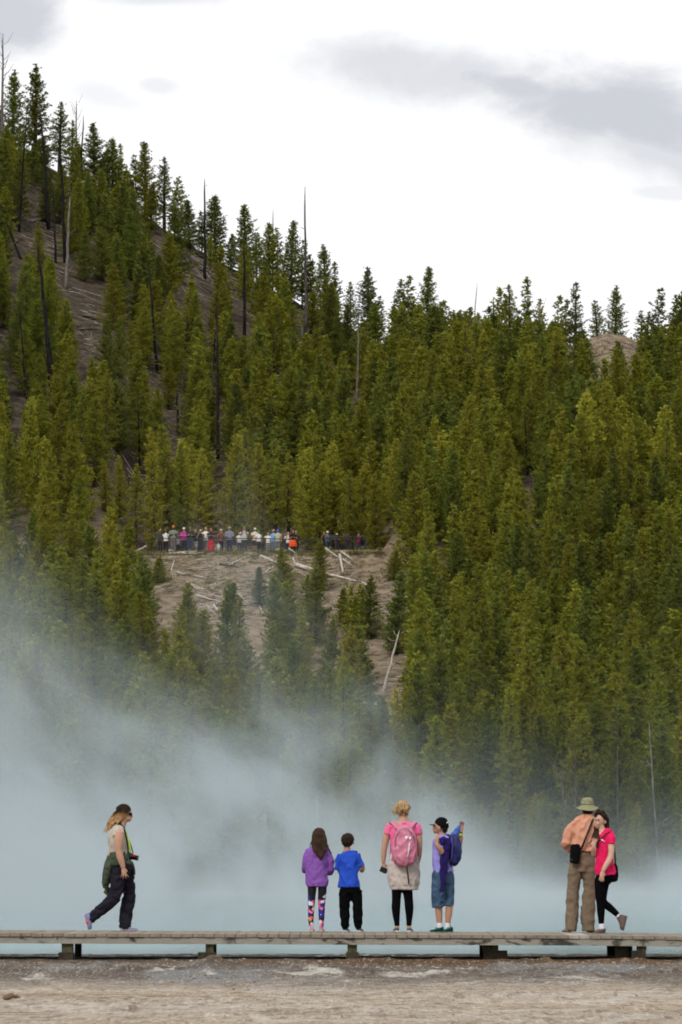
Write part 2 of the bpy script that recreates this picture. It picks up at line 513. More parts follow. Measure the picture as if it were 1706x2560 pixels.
# the brown stone lying on the flat at the lower left
p = at(28, 2496, 35.2)
mb = MB()
mb.tube([(p.x - 0.075, p.y, 0.016), (p.x - 0.06, p.y, 0.022), (p.x - 0.02, p.y, 0.034), (p.x + 0.015, p.y, 0.042), (p.x + 0.035, p.y, 0.03)], [0.008, 0.024, 0.030, 0.026, 0.010], 9)
mb.tube([(p.x + 0.02, p.y + 0.02, 0.03), (p.x + 0.05, p.y + 0.02, 0.034), (p.x + 0.085, p.y + 0.02, 0.018)], [0.012, 0.020, 0.006], 7)
st = mb.build("stone", fabric("stone_brown", srgb(128, 106, 88), 0.9, 0.3, 30, weave=0.6))
prop(st, "small brown two-lobed stone lying alone on the pale mineral flat", "stone")

# ------------------------------------------------------------------ pool
def mat_water():
    t = NT("pool_water")
    c = t.coord((1.0, 0.5, 1.0))
    n = t.noise(c, 3.0, 5, 0.65, 0.4)
    tcn = t.n('ShaderNodeTexCoord')
    sp = t.n('ShaderNodeSeparateXYZ'); t.set(sp, 'i0', tcn.outputs['Object'])
    col = t.mix(t.smooth(sp.outputs[1], 52.5, 60.0), (*srgb(96, 84, 52), 1), (*srgb(150, 200, 210), 1))
    return t.surf(col, 0.08, t.bump(n, 0.35, 0.05), 0.5, IOR=1.33)
water = link("water", grid_mesh("water", np.linspace(-110, 110, 60), np.concatenate([[52.75, 53.0, 54], np.arange(56, 186, 4)]), lambda X, Y: 0.012 - 0.035 + 0 * X), mat_water())
prop(water, kind="structure")
# dark ragged rim of the pool
def rim():
    V, Fc = [], []
    for k in range(3200):
        x = random.uniform(-9, 9)
        y = 52.2 + 1.9 * random.random() ** 1.6
        l, h, d = random.uniform(0.015, 0.11), random.uniform(0.002, 0.013), random.uniform(0.04, 0.14)
        b = len(V); z = -0.03
        n = 6
        for lvl, sc in ((0, 1.0), (h, 0.7)):
            for q in range(n):
                an = 6.283 * q / n + 0.3
                V.append((x + l * sc * math.cos(an), y + d * sc * math.sin(an), z + lvl + (0.008 if lvl == 0 else 0)))
        for q in range(n):
            q2 = (q + 1) % n
            Fc.append([b + q, b + q2, b + n + q2, b + n + q])
        Fc.append([b + n + q for q in range(n)])
    me = bpy.data.meshes.new("pool_rim"); me.from_pydata(V, [], Fc); me.update()
    return link("pool_rim", me, fabric("rim_dark", srgb(44, 40, 38), 0.6, 0.5, 20))
prop(rim(), "dark broken crust rim along the near edge of the pool", "crust rim", kind="stuff")

# ------------------------------------------------------------------ boardwalk
DECK_F, DECK_B = 50.0, 52.35
def deck_z(x):
    """top of the deck: nearly level, falling gently to the right"""
    px = np.interp(x, [-30, -4.49, 0, 3.7, 4.5, 8, 30], [2338 - 6, 2338 - 4.5, 2334 + 0.0, 2337.5, 2340.5, 2352, 2400])
    base = np.interp(x, [-30, -4.6, -0.2, 3.2, 4.5, 8, 30], [2331, 2331, 2334.5, 2336.5, 2339.5, 2350, 2420])
    return EYE - (base - HOR) / F * DECK_F
def mat_wood(name, pal, scale=(1, 1, 1), stain=0.5):
    t = NT(name)
    c = t.coord(scale)
    gi = t.n('ShaderNodeNewGeometry')
    n1 = t.noise(c, 3.0, 5, 0.65, 0.5)
    n2 = t.noise(t.coord((scale[0] * 4, scale[1] * 4, scale[2] * 20)), 3.0, 5, 0.7)
    col = t.ramp(n2, [(0.25, pal[0]), (0.5, pal[1]), (0.8, pal[2])])
    col = t.mix(t.math('MULTIPLY', t.math('SUBTRACT', gi.outputs['Random Per Island'], 0.3, clamp=True), 0.45), col, (*pal[2], 1))
    newer = t.smooth(gi.outputs['Random Per Island'], 0.955, 0.96)
    col = t.mix(t.math('MULTIPLY', newer, 0.6), col, (*srgb(205, 200, 190), 1))
    st = t.smooth(n1, 0.51, 0.62)
    col = t.mix(t.math('MULTIPLY', st, stain), col, (*srgb(38, 34, 30), 1))
    return t.surf(col, 0.85, t.bump(n2, 0.4, 0.006), 0.2)
M_plank = mat_wood("weathered_plank", [srgb(128, 118, 104), srgb(150, 139, 124), srgb(176, 167, 152)], (1, 1, 1), 0.25)
M_beam = mat_wood("weathered_beam", [srgb(122, 116, 106), srgb(160, 154, 142), srgb(186, 182, 172)], (0.9, 1, 2.0), 0.85)
M_post = mat_wood("mossy_post", [srgb(54, 52, 34), srgb(86, 86, 58), srgb(112, 110, 84)], (3, 3, 3), 0.6)
M_block = mat_wood("dark_footing", [srgb(40, 36, 28), srgb(64, 58, 46), srgb(92, 84, 68)], (3, 3, 3), 0.7)

bw = empty("boardwalk", (0, 51.2, 0.3), "long low weathered grey plank boardwalk the seven visitors stand and walk on", "boardwalk")
mb = MB()
pw, gap = 0.1405, 0.004
x = -24.0
while x < 24.0:
    z0, z1 = float(deck_z(x)), float(deck_z(x + pw))
    j = random.uniform(-0.010, 0.008)
    dzp = random.uniform(-0.002, 0.002)
    i = len(mb.v)
    for zz in (-0.042, 0.0):
        for (xx, yy, zt) in ((x + gap, DECK_F + j, z0), (x + pw - gap, DECK_F + j, z1), (x + pw - gap, DECK_B + j, z1), (x + gap, DECK_B + j, z0)):
            mb.v.append(Vector((xx, yy, zt + zz + dzp)))
    for q in ((3, 2, 1, 0), (4, 5, 6, 7), (0, 1, 5, 4), (1, 2, 6, 5), (2, 3, 7, 6), (3, 0, 4, 7)):
        mb.f.append([i + k for k in q])
    x += pw
mb.build("deck", M_plank, bw, smooth=False)
def beam(x0, x1, y0, y1, top, depth):
    m = MB()
    n = max(2, int((x1 - x0) / 0.5))
    for k in range(n + 1):
        xx = x0 + (x1 - x0) * k / n
        zt = float(deck_z(xx)) - top
        for (yy, zz) in ((y0, zt - depth), (y1, zt - depth), (y1, zt), (y0, zt)):
            m.v.append(Vector((xx, yy, zz)))
    for k in range(n):
        b = k * 4
        for q in range(4):
            q2 = (q + 1) % 4
            m.f.append([b + q, b + 4 + q, b + 4 + q2, b + q2])
    m.f.append([3, 2, 1, 0][::-1]); m.f.append([n * 4 + q for q in range(4)][::-1])
    return m
joints = [-24, -15.2, -9.3, -3.66, 0.52, 3.96, 9.5, 16, 24]
for a_, b_ in zip(joints[:-1], joints[1:]):
    beam(a_ + 0.003, b_ - 0.003, DECK_F + 0.02, DECK_F + 0.065, 0.045, 0.088).build("stringer", M_beam, bw, smooth=False)
    beam(a_ + 0.003, b_ - 0.003, DECK_B - 0.12, DECK_B - 0.075, 0.045, 0.088).build("stringer", M_beam, bw, smooth=False)
def X50(px, Y=50.0): return (px - CX) / F * Y
for (p0, p1, b0, b1, extra) in ((158, 186, 150, 187, 0), (516, 536, 497, 542, 0), (869, 893, 865, 897, 0), (1206, 1246, 1209, 1268, 1), (1537, 1570, 1537, 1572, 1), (1590, 1613, 1576, 1611, 2), (-190, -160, -196, -154, 0), (-520, -490, -524, -486, 0), (1980, 2010, 1975, 2015, 0), (2330, 2360, 2326, 2366, 0)):
    xa, xb = X50(p0), X50(p1)
    xm = (xa + xb) / 2
    zt = float(deck_z(xm)) - 0.134
    ya = DECK_F + (0.07 if extra != 1 else 0.25)
    hb = 0.062 + (0.03 if extra == 0 else 0.05)
    MB().box((xa, ya, hb), (xb, ya + 0.14, zt)).build("post", M_post, bw, smooth=False)
    MB().box((X50(b0), ya - 0.03, -0.05), (X50(b1), ya + 0.2, hb - 0.001)).build("footing", M_block, bw, smooth=False)
    MB().box((xa + 0.03, DECK_B - 0.25, -0.05), (xb - 0.03, DECK_B - 0.12, zt)).build("post", M_post, bw, smooth=False)
    MB().box((xm - 0.04, DECK_F + 0.10, zt + 0.002), (xm + 0.04, DECK_B - 0.13, zt + 0.088)).build("crossbeam", M_block, bw, smooth=False)
# ------------------------------------------------------------------ people
def remesh(mb, voxel=0.012, smooth=3, wr=0.0, wf=14.0, aniso=(1, 1, 1), name="mesh", flatten=None):
    """joins the overlapping solids of mb into one continuous surface; wr = depth of cloth folds"""
    me = mb.mesh(name)
    o = bpy.data.objects.new(name, me)
    COL.objects.link(o)
    m = o.modifiers.new("r", 'REMESH'); m.mode = 'VOXEL'; m.voxel_size = voxel; m.use_smooth_shade = True
    if smooth:
        s = o.modifiers.new("s", 'SMOOTH'); s.factor = 0.5; s.iterations = smooth
    dg = bpy.context.evaluated_depsgraph_get()
    out = bpy.data.meshes.new_from_object(o.evaluated_get(dg))
    bpy.data.objects.remove(o); bpy.data.meshes.remove(me)
    out.name = name
    if wr:
        n = len(out.vertices)
        co = np.empty(n * 3, np.float32); out.vertices.foreach_get("co", co); co = co.reshape(-1, 3)
        no = np.empty(n * 3, np.float32); out.vertices.foreach_get("normal", no); no = no.reshape(-1, 3)
        d = np.empty(n, np.float32)
        for i in range(n):
            p = Vector((co[i, 0] * aniso[0], co[i, 1] * aniso[1], co[i, 2] * aniso[2])) * wf
            a = mnoise.noise(p) + 0.5 * mnoise.noise(p * 2.1 + Vector((3, 1, 7)))
            d[i] = -abs(a) * 1.6 + 0.45
        wr *= 1.7
        out.vertices.foreach_set("co", (co + no * (d * wr)[:, None]).astype(np.float32).ravel())
    out.polygons.foreach_set("use_smooth", np.ones(len(out.polygons), dtype=bool))
    out.update()
    return out

SKIN = fabric("skin", (0.42, 0.235, 0.160), 0.55, 0.08, 40, spec=0.35, weave=0.05)
SKIN_T = fabric("skin_tan", (0.36, 0.190, 0.120), 0.55, 0.08, 40, spec=0.35, weave=0.05)
SKIN_P = fabric("skin_pale", (0.50, 0.300, 0.220), 0.55, 0.08, 40, spec=0.35, weave=0.05)
def hair_mat(name, stops, zspan, streak=0.35):
    """hair; stops along height (world z) from root to tip"""
    t = NT(name)
    c = t.coord((90, 90, 5))
    n = t.noise(c, 1.0, 4, 0.7)
    if zspan:
        tcn = t.n('ShaderNodeTexCoord'); sp = t.n('ShaderNodeSeparateXYZ'); t.set(sp, 'i0', tcn.outputs['Object'])
        f = t.smooth(t.math('ADD', sp.outputs[2], t.math('MULTIPLY', t.math('SUBTRACT', n, 0.5), 0.16)), zspan[0], zspan[1])
        col = t.ramp(f, stops)
    else:
        col = t.ramp(n, stops)
    col = t.mix(t.math('MULTIPLY', t.smooth(n, 0.62, 0.32), streak), col, (0.006, 0.004, 0.003, 1))
    col = t.mix(1.0, col, (0.72, 0.68, 0.64, 1), 'MULTIPLY')
    return t.surf(col, 0.6, t.bump(n, 0.7, 0.01), 0.08)

class Fig:
    """a figure read off one enlarged piece of the photograph: (ox, oy) its corner, s its enlargement, Y the distance it stands at"""
    def __init__(self, ox, oy, s, Y, foot, name, label, cat, group=None):
        self.ox, self.oy, self.s, self.Y = ox, oy, s, Y
        self.k = Y / F / s
        p = self.c(*foot)
        self.root = empty(name, (p.x, p.y, float(deck_z(p.x))), label, cat, group)
    def c(self, x, y, d=0.0):
        return at(self.ox + x / self.s, self.oy + y / self.s, self.Y + d)
    def tube(self, mb, pts, n=14, side=None):
        """pts: (x, y, depth m, r) or (x, y, depth m, r across, r depth), radii in picture units"""
        P = [self.c(*q[:3]) for q in pts]
        R = [((q[3] * self.k), (q[4] if len(q) > 4 else q[3]) * self.k) for q in pts]
        mb.tube(P, R, n, side=side if side is not None else (1, 0, 0))
    def ball(self, mb, x, y, d, rx, rz, ry=None, n=14, m=10, tilt=0.0):
        M = Matrix.Rotation(tilt, 3, 'Y') if tilt else None
        mb.ball(self.c(x, y, d), (rx * self.k, (ry if ry is not None else rx) * self.k, rz * self.k), n, m, M)
    def part(self, name, mb, mat, voxel=0.011, smooth=3, wr=0.0, wf=14.0, aniso=(1, 1, 1), parent=None, drop=False, label=None):
        me = remesh(mb, voxel, smooth, wr, wf, aniso, name)
        if drop:        # stands on the deck
            co = np.empty(len(me.vertices) * 3, np.float32); me.vertices.foreach_get("co", co); co = co.reshape(-1, 3)
            dz = float(deck_z(co[:, 0].mean())) + 0.003 - co[:, 2].min()
            co[:, 2] += dz
            me.vertices.foreach_set("co", co.ravel()); me.update()
        o = link(name, me, mat, parent if parent is not None else self.root)
        if label: o["label"] = label
        return o
    def solid(self, name, mb, mat, parent=None, smooth=True, label=None):
        o = mb.build(name, mat, parent if parent is not None else self.root, smooth)
        if label: o["label"] = label
        return o
    def hand(self, mb, wx, wy, wd, dirx, diry, size=1.0, thumb=1, spread=0.25, curl=0.3, ddir=0.0, depth_sign=1):
        """palm, four fingers and a thumb from the wrist towards (dirx, diry) of the picture"""
        L = math.hypot(dirx, diry); dx, dy = dirx / L, diry / L
        nx, ny = -dy, dx
        u = 0.001 / self.k * size          # picture units per millimetre
        px, py = wx + dx * 48 * u, wy + dy * 48 * u
        self.tube(mb, [(wx, wy, wd, 24 * u, 17 * u), (wx + dx * 25 * u, wy + dy * 25 * u, wd, 36 * u, 15 * u), (wx + dx * 70 * u, wy + dy * 70 * u, wd, 38 * u, 14 * u), (wx + dx * 88 * u, wy + dy * 88 * u, wd, 32 * u, 10 * u)], 12, side=(self.c(wx + nx, wy + ny, wd) - self.c(wx, wy, wd)).normalized())
        for i, (o, l) in enumerate(((-27, 62), (-9, 74), (9, 78), (27, 70))):
            o *= thumb
            a = (i - 1.5) * spread * 0.35 * thumb
            fx, fy = dx * math.cos(a) - dy * math.sin(a), dx * math.sin(a) + dy * math.cos(a)
            bx, by = wx + dx * 82 * u + nx * o * u, wy + dy * 82 * u + ny * o * u
            dd = depth_sign * curl * 0.06 * size
            self.tube(mb, [(bx, by, wd, 9.5 * u), (bx + fx * l * 0.5 * u, by + fy * l * 0.5 * u, wd + dd * 0.3, 8.8 * u), (bx + fx * l * 0.95 * u, by + fy * l * 0.95 * u, wd + dd, 7 * u)], 8)
        tx, ty = wx + dx * 30 * u + nx * 34 * u * thumb, wy + dy * 30 * u + ny * 34 * u * thumb
        self.tube(mb, [(wx + dx * 18 * u + nx * 18 * u * thumb, wy + dy * 18 * u + ny * 18 * u * thumb, wd, 13 * u), (tx, ty, wd + depth_sign * 0.012, 11 * u), (tx + (dx * 0.85 + nx * 0.5 * thumb) * 38 * u, ty + (dy * 0.85 + ny * 0.5 * thumb) * 38 * u, wd + depth_sign * 0.024, 8 * u)], 8)

def shoe(f, name, heel, toe, mat, sole_mat, h=62, w=42, drop=True, up=None, label=None):
    """a shoe from heel to toe (x, y, depth); upper, tongue and a separate sole"""
    hx, hy, hd = heel; tx, ty, td = toe
    A, B = f.c(hx, hy, hd), f.c(tx, ty, td)
    ax = (B - A); L = ax.length; ax.normalize()
    upv = Vector(up) if up else Vector((0, 0, 1))
    upv = (upv - ax * upv.dot(ax)).normalized()
    sd = ax.cross(upv)
    k = f.k
    def sweep(mb, secs, n=14):
        b = len(mb.v)
        for (t, hw, lo, hi) in secs:
            for q in range(n):
                an = 2 * math.pi * q / n
                ca, sa = math.cos(an), math.sin(an)
                ca = math.copysign(abs(ca) ** 0.75, ca); sa = math.copysign(abs(sa) ** 0.75, sa)
                mb.v.append(A + ax * (L * t) + sd * (hw * k * ca) + upv * (k * ((lo + hi) / 2 + (hi - lo) / 2 * sa)))
        m = len(secs)
        for i in range(m - 1):
            for q in range(n):
                q2 = (q + 1) % n
                mb.f.append([b + i * n + q, b + i * n + q2, b + (i + 1) * n + q2, b + (i + 1) * n + q])
        mb.f.append([b + q for q in range(n)][::-1]); mb.f.append([b + (m - 1) * n + q for q in range(n)])
        return mb
    up_ = sweep(MB(), [(0.0, w * 0.5, 12, h * 0.75), (0.06, w * 0.8, 8, h), (0.3, w * 0.86, 6, h * 1.0), (0.5, w * 0.92, 6, h * 0.72), (0.75, w, 6, h * 0.5), (0.92, w * 0.84, 8, h * 0.44), (1.0, w * 0.5, 12, h * 0.34)])
    o = f.solid(name, up_, mat)
    so = sweep(MB(), [(-0.02, w * 0.55, -2, 16), (0.08, w * 0.9, -2, 17), (0.5, w * 0.92, 0, 13), (0.78, w * 1.06, -1, 14), (0.95, w * 0.85, 0, 14), (1.02, w * 0.42, 3, 15)])
    s = f.solid("sole", so, sole_mat, o)
    if drop:
        zmin = min(v.z for v in so.v)
        dz = float(deck_z(A.x)) + 0.003 - zmin
        for me in (o.data, s.data):
            for v in me.vertices: v.co.z += dz
    if label: o["label"] = label
    return o

def lock_strands(f, mb, roots, flow, n, r0, jit, seed):
    """loose locks of hair: from each root along the flow points, each with its own wander"""
    g = random.Random(seed)
    for k in range(n):
        t = k / max(n - 1, 1)
        rx = roots[0][0] + (roots[1][0] - roots[0][0]) * t
        ry = roots[0][1] + (roots[1][1] - roots[0][1]) * t
        rd = roots[0][2] + (roots[1][2] - roots[0][2]) * t
        pts = [(rx, ry, rd, r0)]
        w = g.uniform(-1, 1); sc = g.uniform(0.75, 1.1)
        for i, (fx, fy, fd) in enumerate(flow):
            q = (i + 1) / len(flow)
            pts.append((rx + (fx - roots[0][0]) * sc + w * jit * q + (t - 0.5) * jit * q, ry + (fy - roots[0][1]) * sc + g.uniform(-.1, .1) * jit, rd + fd + g.uniform(-1, 1) * 0.02, r0 * (1 - 0.72 * q)))
        f.tube(mb, pts, 7)

YP = 51.9
GROUP = "visitors on the boardwalk"
B_navy = fabric("trousers_charcoal", (0.0150, 0.0135, 0.021), 0.9, 0.3, 90, spec=0.06)
B_black = fabric("black_stretch", (0.0035, 0.0035, 0.0042), 0.95, 0.3, 90, spec=0.03)
M_blackplastic = fabric("black_plastic", (0.0045, 0.0045, 0.005), 0.45, 0.2, 60, spec=0.18, weave=0.02)
wp_white = fabric("white_print", (0.8, 0.78, 0.80), 0.4, 0.05)
M_white = fabric("white_rubber", (0.62, 0.60, 0.60), 0.6, 0.1)

# ---- 1. woman walking to the right
def walking_woman():
    f = Fig(180, 1980, 5.2267, YP, (600, 1800), "person", "woman in beige sleeveless top and dark trousers striding past with green sweater round her waist", "person", GROUP)
    sk = MB()
    f.ball(sk, 688, 262, 0, 84, 100, 74)
    f.ball(sk, 728, 340, 0, 46, 50, 52); f.ball(sk, 748, 374, 0, 20, 18, 24)            # jaw and chin
    f.tube(sk, [(770, 268, 0, 12, 14), (785, 305, 0, 12, 13), (792, 322, 0, 9, 13), (772, 332, 0, 10, 12)], 8)     # nose
    f.ball(sk, 772, 352, 0, 12, 7, 20); f.ball(sk, 769, 364, 0, 11, 7, 18)              # lips
    f.ball(sk, 694, 315, -0.076, 13, 20, 9)                                          # ear
    f.tube(sk, [(688, 340, 0, 52, 50), (662, 410, 0, 50, 50), (635, 470, 0, 68, 70)])
    f.tube(sk, [(600, 470, -0.02, 60), (600, 700, 0, 100, 130), (610, 900, 0, 100, 130)])
    for sd in (-1, 1):
        if sd < 0:
            f.tube(sk, [(622, 500, -0.15, 46, 46), (618, 540, -0.185, 60, 48), (614, 620, -0.20, 62, 48), (610, 700, -0.205, 54, 44), (612, 765, -0.205, 46, 40), (632, 860, -0.205, 47, 40), (656, 930, -0.20, 38, 32), (672, 985, -0.195, 31, 25)])
            f.hand(sk, 676, 990, -0.195, 0.10, 1.0, 1.0, thumb=-1, spread=1.0, curl=0.3, depth_sign=1)
        else:
            f.tube(sk, [(622, 500, 0.15, 46), (600, 620, 0.20, 50), (570, 760, 0.205, 44), (560, 880, 0.20, 42), (555, 985, 0.19, 30)])
            f.hand(sk, 555, 990, 0.19, -0.1, 1.0, 0.93, thumb=1)
    f.tube(sk, [(600, 1000, -0.08, 60), (575, 1370, -0.085, 50), (240, 1640, -0.08, 34)])
    f.tube(sk, [(690, 1000, 0.08, 60), (745, 1370, 0.085, 50), (690, 1770, 0.08, 36)])
    body = f.part("body", sk, SKIN, 0.0095, 2)
    # top
    t = MB()
    f.tube(t, [(632, 438, 0, 62, 62), (618, 470, 0, 88, 130), (606, 520, 0, 112, 172), (603, 600, 0, 128, 178), (612, 700, 0, 136, 172), (614, 800, 0, 134, 160), (606, 900, 0, 130, 165)], 20)
    for sd in (-1, 1): f.tube(t, [(612, 470, sd * 0.10, 60, 60), (608, 520, sd * 0.172, 70, 46), (606, 575, sd * 0.19, 72, 40)])
    f.ball(t, 690, 640, 0, 62, 80, 130)
    f.part("sleeveless_top", t, fabric("beige_cotton", (0.40, 0.355, 0.30), 0.9, 0.12, 70), 0.012, 3, 0.011, 9, (1, 1, 0.6))
    # trousers
    for pts in ([(650, 900, -0.05, 112, 110), (612, 1000, -0.085, 108, 95), (590, 1120, -0.09, 106, 90), (580, 1260, -0.09, 92, 80), (568, 1360, -0.09, 86, 74), (500, 1440, -0.09, 80, 70), (390, 1530, -0.085, 74, 66), (290, 1610, -0.08, 70, 62), (238, 1660, -0.08, 66, 60)],
                [(660, 900, 0.05, 112, 110), (700, 1010, 0.085, 100, 92), (735, 1150, 0.09, 92, 86), (748, 1300, 0.09, 88, 76), (748, 1380, 0.09, 86, 74), (722, 1520, 0.085, 84, 70), (700, 1660, 0.08, 78, 66), (688, 1780, 0.08, 76, 66)]):
        pass
    t = MB()
    f.tube(t, [(640, 885, 0, 120, 150), (655, 960, 0, 130, 165), (665, 1040, 0, 130, 160)], 18)
    f.tube(t, [(620, 980, -0.075, 100, 88), (596, 1120, -0.09, 106, 86), (582, 1260, -0.09, 92, 78), (566, 1362, -0.09, 86, 74), (490, 1446, -0.09, 78, 70), (390, 1530, -0.085, 72, 66), (290, 1612, -0.08, 68, 62), (232, 1662, -0.08, 64, 58)])
    f.tube(t, [(700, 980, 0.075, 96, 88), (735, 1150, 0.09, 90, 84), (748, 1300, 0.09, 86, 76), (746, 1390, 0.09, 84, 74), (720, 1530, 0.085, 84, 70), (700, 1660, 0.08, 80, 66), (690, 1786, 0.08, 78, 66)])
    f.part("trousers", t, B_navy, 0.012, 3, 0.013, 8, (1.0, 1, 1.3))
    # sweater tied at the waist
    t = MB()
    f.tube(t, [(600, 775, 0, 118, 150), (610, 830, 0, 142, 178), (622, 900, 0, 150, 188), (632, 950, 0, 140, 182)], 20)
    f.tube(t, [(540, 850, 0, 70, 160), (492, 960, 0.0, 66, 170), (462, 1080, 0.0, 58, 165), (446, 1180, 0.01, 48, 150), (446, 1255, 0.01, 38, 120)], 16)
    f.tube(t, [(640, 900, -0.165, 40, 22), (720, 935, -0.12, 36, 24), (775, 930, -0.04, 34, 30)], 10)
    f.tube(t, [(760, 925, -0.04, 30, 26), (748, 1010, -0.05, 34, 20), (752, 1080, -0.05, 30, 14)], 10)
    f.part("tied_sweater", t, fabric("green_knit", (0.046, 0.060, 0.040), 0.95, 0.25, 120), 0.011, 3, 0.012, 10, (0.8, 1, 1.2))
    t = MB(); f.tube(t, [(778, 905, 0.0, 18, 24), (800, 985, 0.01, 24, 26), (815, 1050, 0.01, 20, 24), (816, 1088, 0.01, 14, 18)], 10)
    f.part("sweater_cuff", t, fabric("dark_green_knit", (0.022, 0.034, 0.034), 0.95, 0.25, 120), 0.008, 2)
    t = MB(); f.tube(t, [(470, 1240, 0.02, 30, 60), (450, 1310, 0.02, 34, 60), (472, 1350, 0.02, 18, 40)], 10)
    f.part("sweater_hem", t, fabric("olive_brown_knit", (0.105, 0.085, 0.052), 0.95, 0.25, 120), 0.008, 2, 0.006, 14)
    # shoes
    lav = fabric("lavender_mesh", (0.17, 0.18, 0.33), 0.7, 0.25, 120)
    s1 = shoe(f, "shoe", (152, 1598, -0.08), (214, 1802, -0.08), lav, fabric("pale_sole", (0.42, 0.38, 0.44), 0.6, 0.2), 128, 50, False, up=(1, 0, 0.2))
    t = MB(); f.ball(t, 196, 1697, -0.13, 16, 26, 12); f.solid("shoe_badge", t, fabric("orange_patch", (0.75, 0.10, 0.035), 0.5, 0.1), s1)
    shoe(f, "shoe", (640, 1800, 0.08), (858, 1806, 0.06), lav, fabric("pale_sole", (0.42, 0.38, 0.44), 0.6, 0.2), 70, 44)
    # hair: dark at the crown, blowing back blond
    t = MB()
    f.ball(t, 676, 243, 0, 97, 88, 84)
    f.tube(t, [(650, 215, 0, 70, 74), (628, 280, 0, 60, 74), (615, 350, 0, 46, 62)], 12)
    for sd in (-1, 1):
        f.tube(t, [(730, 215, sd * 0.060, 40, 20), (700, 250, sd * 0.072, 52, 20), (660, 290, sd * 0.074, 56, 24), (625, 340, sd * 0.066, 46, 30), (590, 400, sd * 0.05, 36, 30)], 10)
    lock_strands(f, t, ((640, 200, -0.06), (600, 290, 0.06)), [(570, 290, 0), (520, 380, 0), (485, 480, 0)], 12, 20, 60, 4)
    lock_strands(f, t, ((625, 260, -0.06), (625, 300, 0.05)), [(590, 360, 0), (560, 430, 0), (520, 490, 0)], 7, 17, 50, 9)
    z1, z0 = f.c(0, 215).z, f.c(0, 360).z
    st = MB(); g = random.Random(5)
    for k in range(16):
        x, y = g.uniform(560, 640), g.uniform(250, 360)
        st_l = g.uniform(0.6, 1.15)
        f.tube(st, [(x, y, g.uniform(-.06, .06), 3.5), (x - 50 * st_l, y + 50 * st_l + g.uniform(-25, 15), 0, 3), (x - 105 * st_l, y + 115 * st_l + g.uniform(-40, 20), g.uniform(-.04, .04), 2), (x - 140 * st_l, y + 150 * st_l + g.uniform(-60, 20), 0, 1.2)], 5)
    f.part("hair", t, hair_mat("ombre_hair", [(0.0, (0.60, 0.39, 0.20)), (0.4, (0.36, 0.205, 0.09)), (0.75, (0.045, 0.024, 0.014)), (1.0, (0.028, 0.016, 0.011))], (z0, z1)), 0.0085, 1, 0.006, 24, (1, 1, 0.5))
    f.solid("loose_strands", st, hair_mat("blond_strands", [(0.2, (0.30, 0.17, 0.07)), (0.8, (0.62, 0.40, 0.19))], None, 0.1))
    # sunglasses
    t = MB()
    f.tube(t, [(755, 275, -0.055, 26, 8), (772, 286, -0.035, 24, 10)], 10)
    for d in (-0.04, 0.04): f.ball(t, 772, 290, d, 20, 25, 22)
    f.tube(t, [(772, 280, -0.06, 6, 4), (700, 282, -0.083, 6, 4), (680, 290, -0.083, 6, 4)], 6)
    f.part("sunglasses", t, M_blackplastic, 0.006, 1)
    # lanyard
    t = MB(); f.tube(t, [(700, 500, -0.10, 7, 4), (728, 590, -0.11, 10, 5), (748, 660, -0.115, 14, 6), (762, 730, -0.10, 14, 6), (762, 800, -0.09, 9, 5)], 8)
    f.solid("lanyard", t, fabric("lime_ribbon", (0.42, 0.58, 0.06), 0.6, 0.2))
    # camera: hangs from her neck
    c = f.c(790, 845, -0.03)
    cr = empty("camera", c, "black camera with long lens hanging on the strap of the walking woman", "camera")
    t = MB(); f.tube(t, [(738, 845, -0.03, 42, 66), (800, 845, -0.03, 42, 66)], 12, side=(0, 0, 1)); f.ball(t, 770, 808, -0.03, 24, 16, 30)
    b_ = f.part("camera_body", t, M_blackplastic, 0.006, 1, parent=cr)
    t = MB(); f.tube(t, [(800, 850, -0.03, 34, 34), (862, 864, -0.03, 33, 33)], 16, side=(0, 0, 1)); f.solid("lens", t, M_blackplastic, cr)
    t = MB(); f.tube(t, [(858, 863, -0.03, 36, 36), (872, 866, -0.03, 36, 36)], 16, side=(0, 0, 1)); f.solid("lens_ring", t, fabric("ring_grey", (0.09, 0.085, 0.09), 0.4, 0.1), cr)
    t = MB(); f.tube(t, [(785, 815, -0.10, 14, 5), (808, 832, -0.10, 18, 6), (826, 848, -0.085, 10, 6)], 8); f.solid("red_grip", t, fabric("red_accent", (0.36, 0.02, 0.03), 0.5, 0.1), cr)
    t = MB(); f.tube(t, [(615, 380, -0.05, 14, 6), (640, 425, -0.09, 15, 6), (672, 462, -0.125, 14, 5), (700, 540, -0.15, 9, 4), (722, 660, -0.145, 9, 4), (742, 800, -0.10, 9, 4)], 8)
    f.tube(t, [(640, 400, 0.08, 12, 5), (700, 520, 0.13, 9, 4), (770, 690, 0.06, 8, 4), (802, 800, 0.02, 7, 4)], 8)
    f.solid("strap", t, M_blackplastic, cr)
walking_woman()

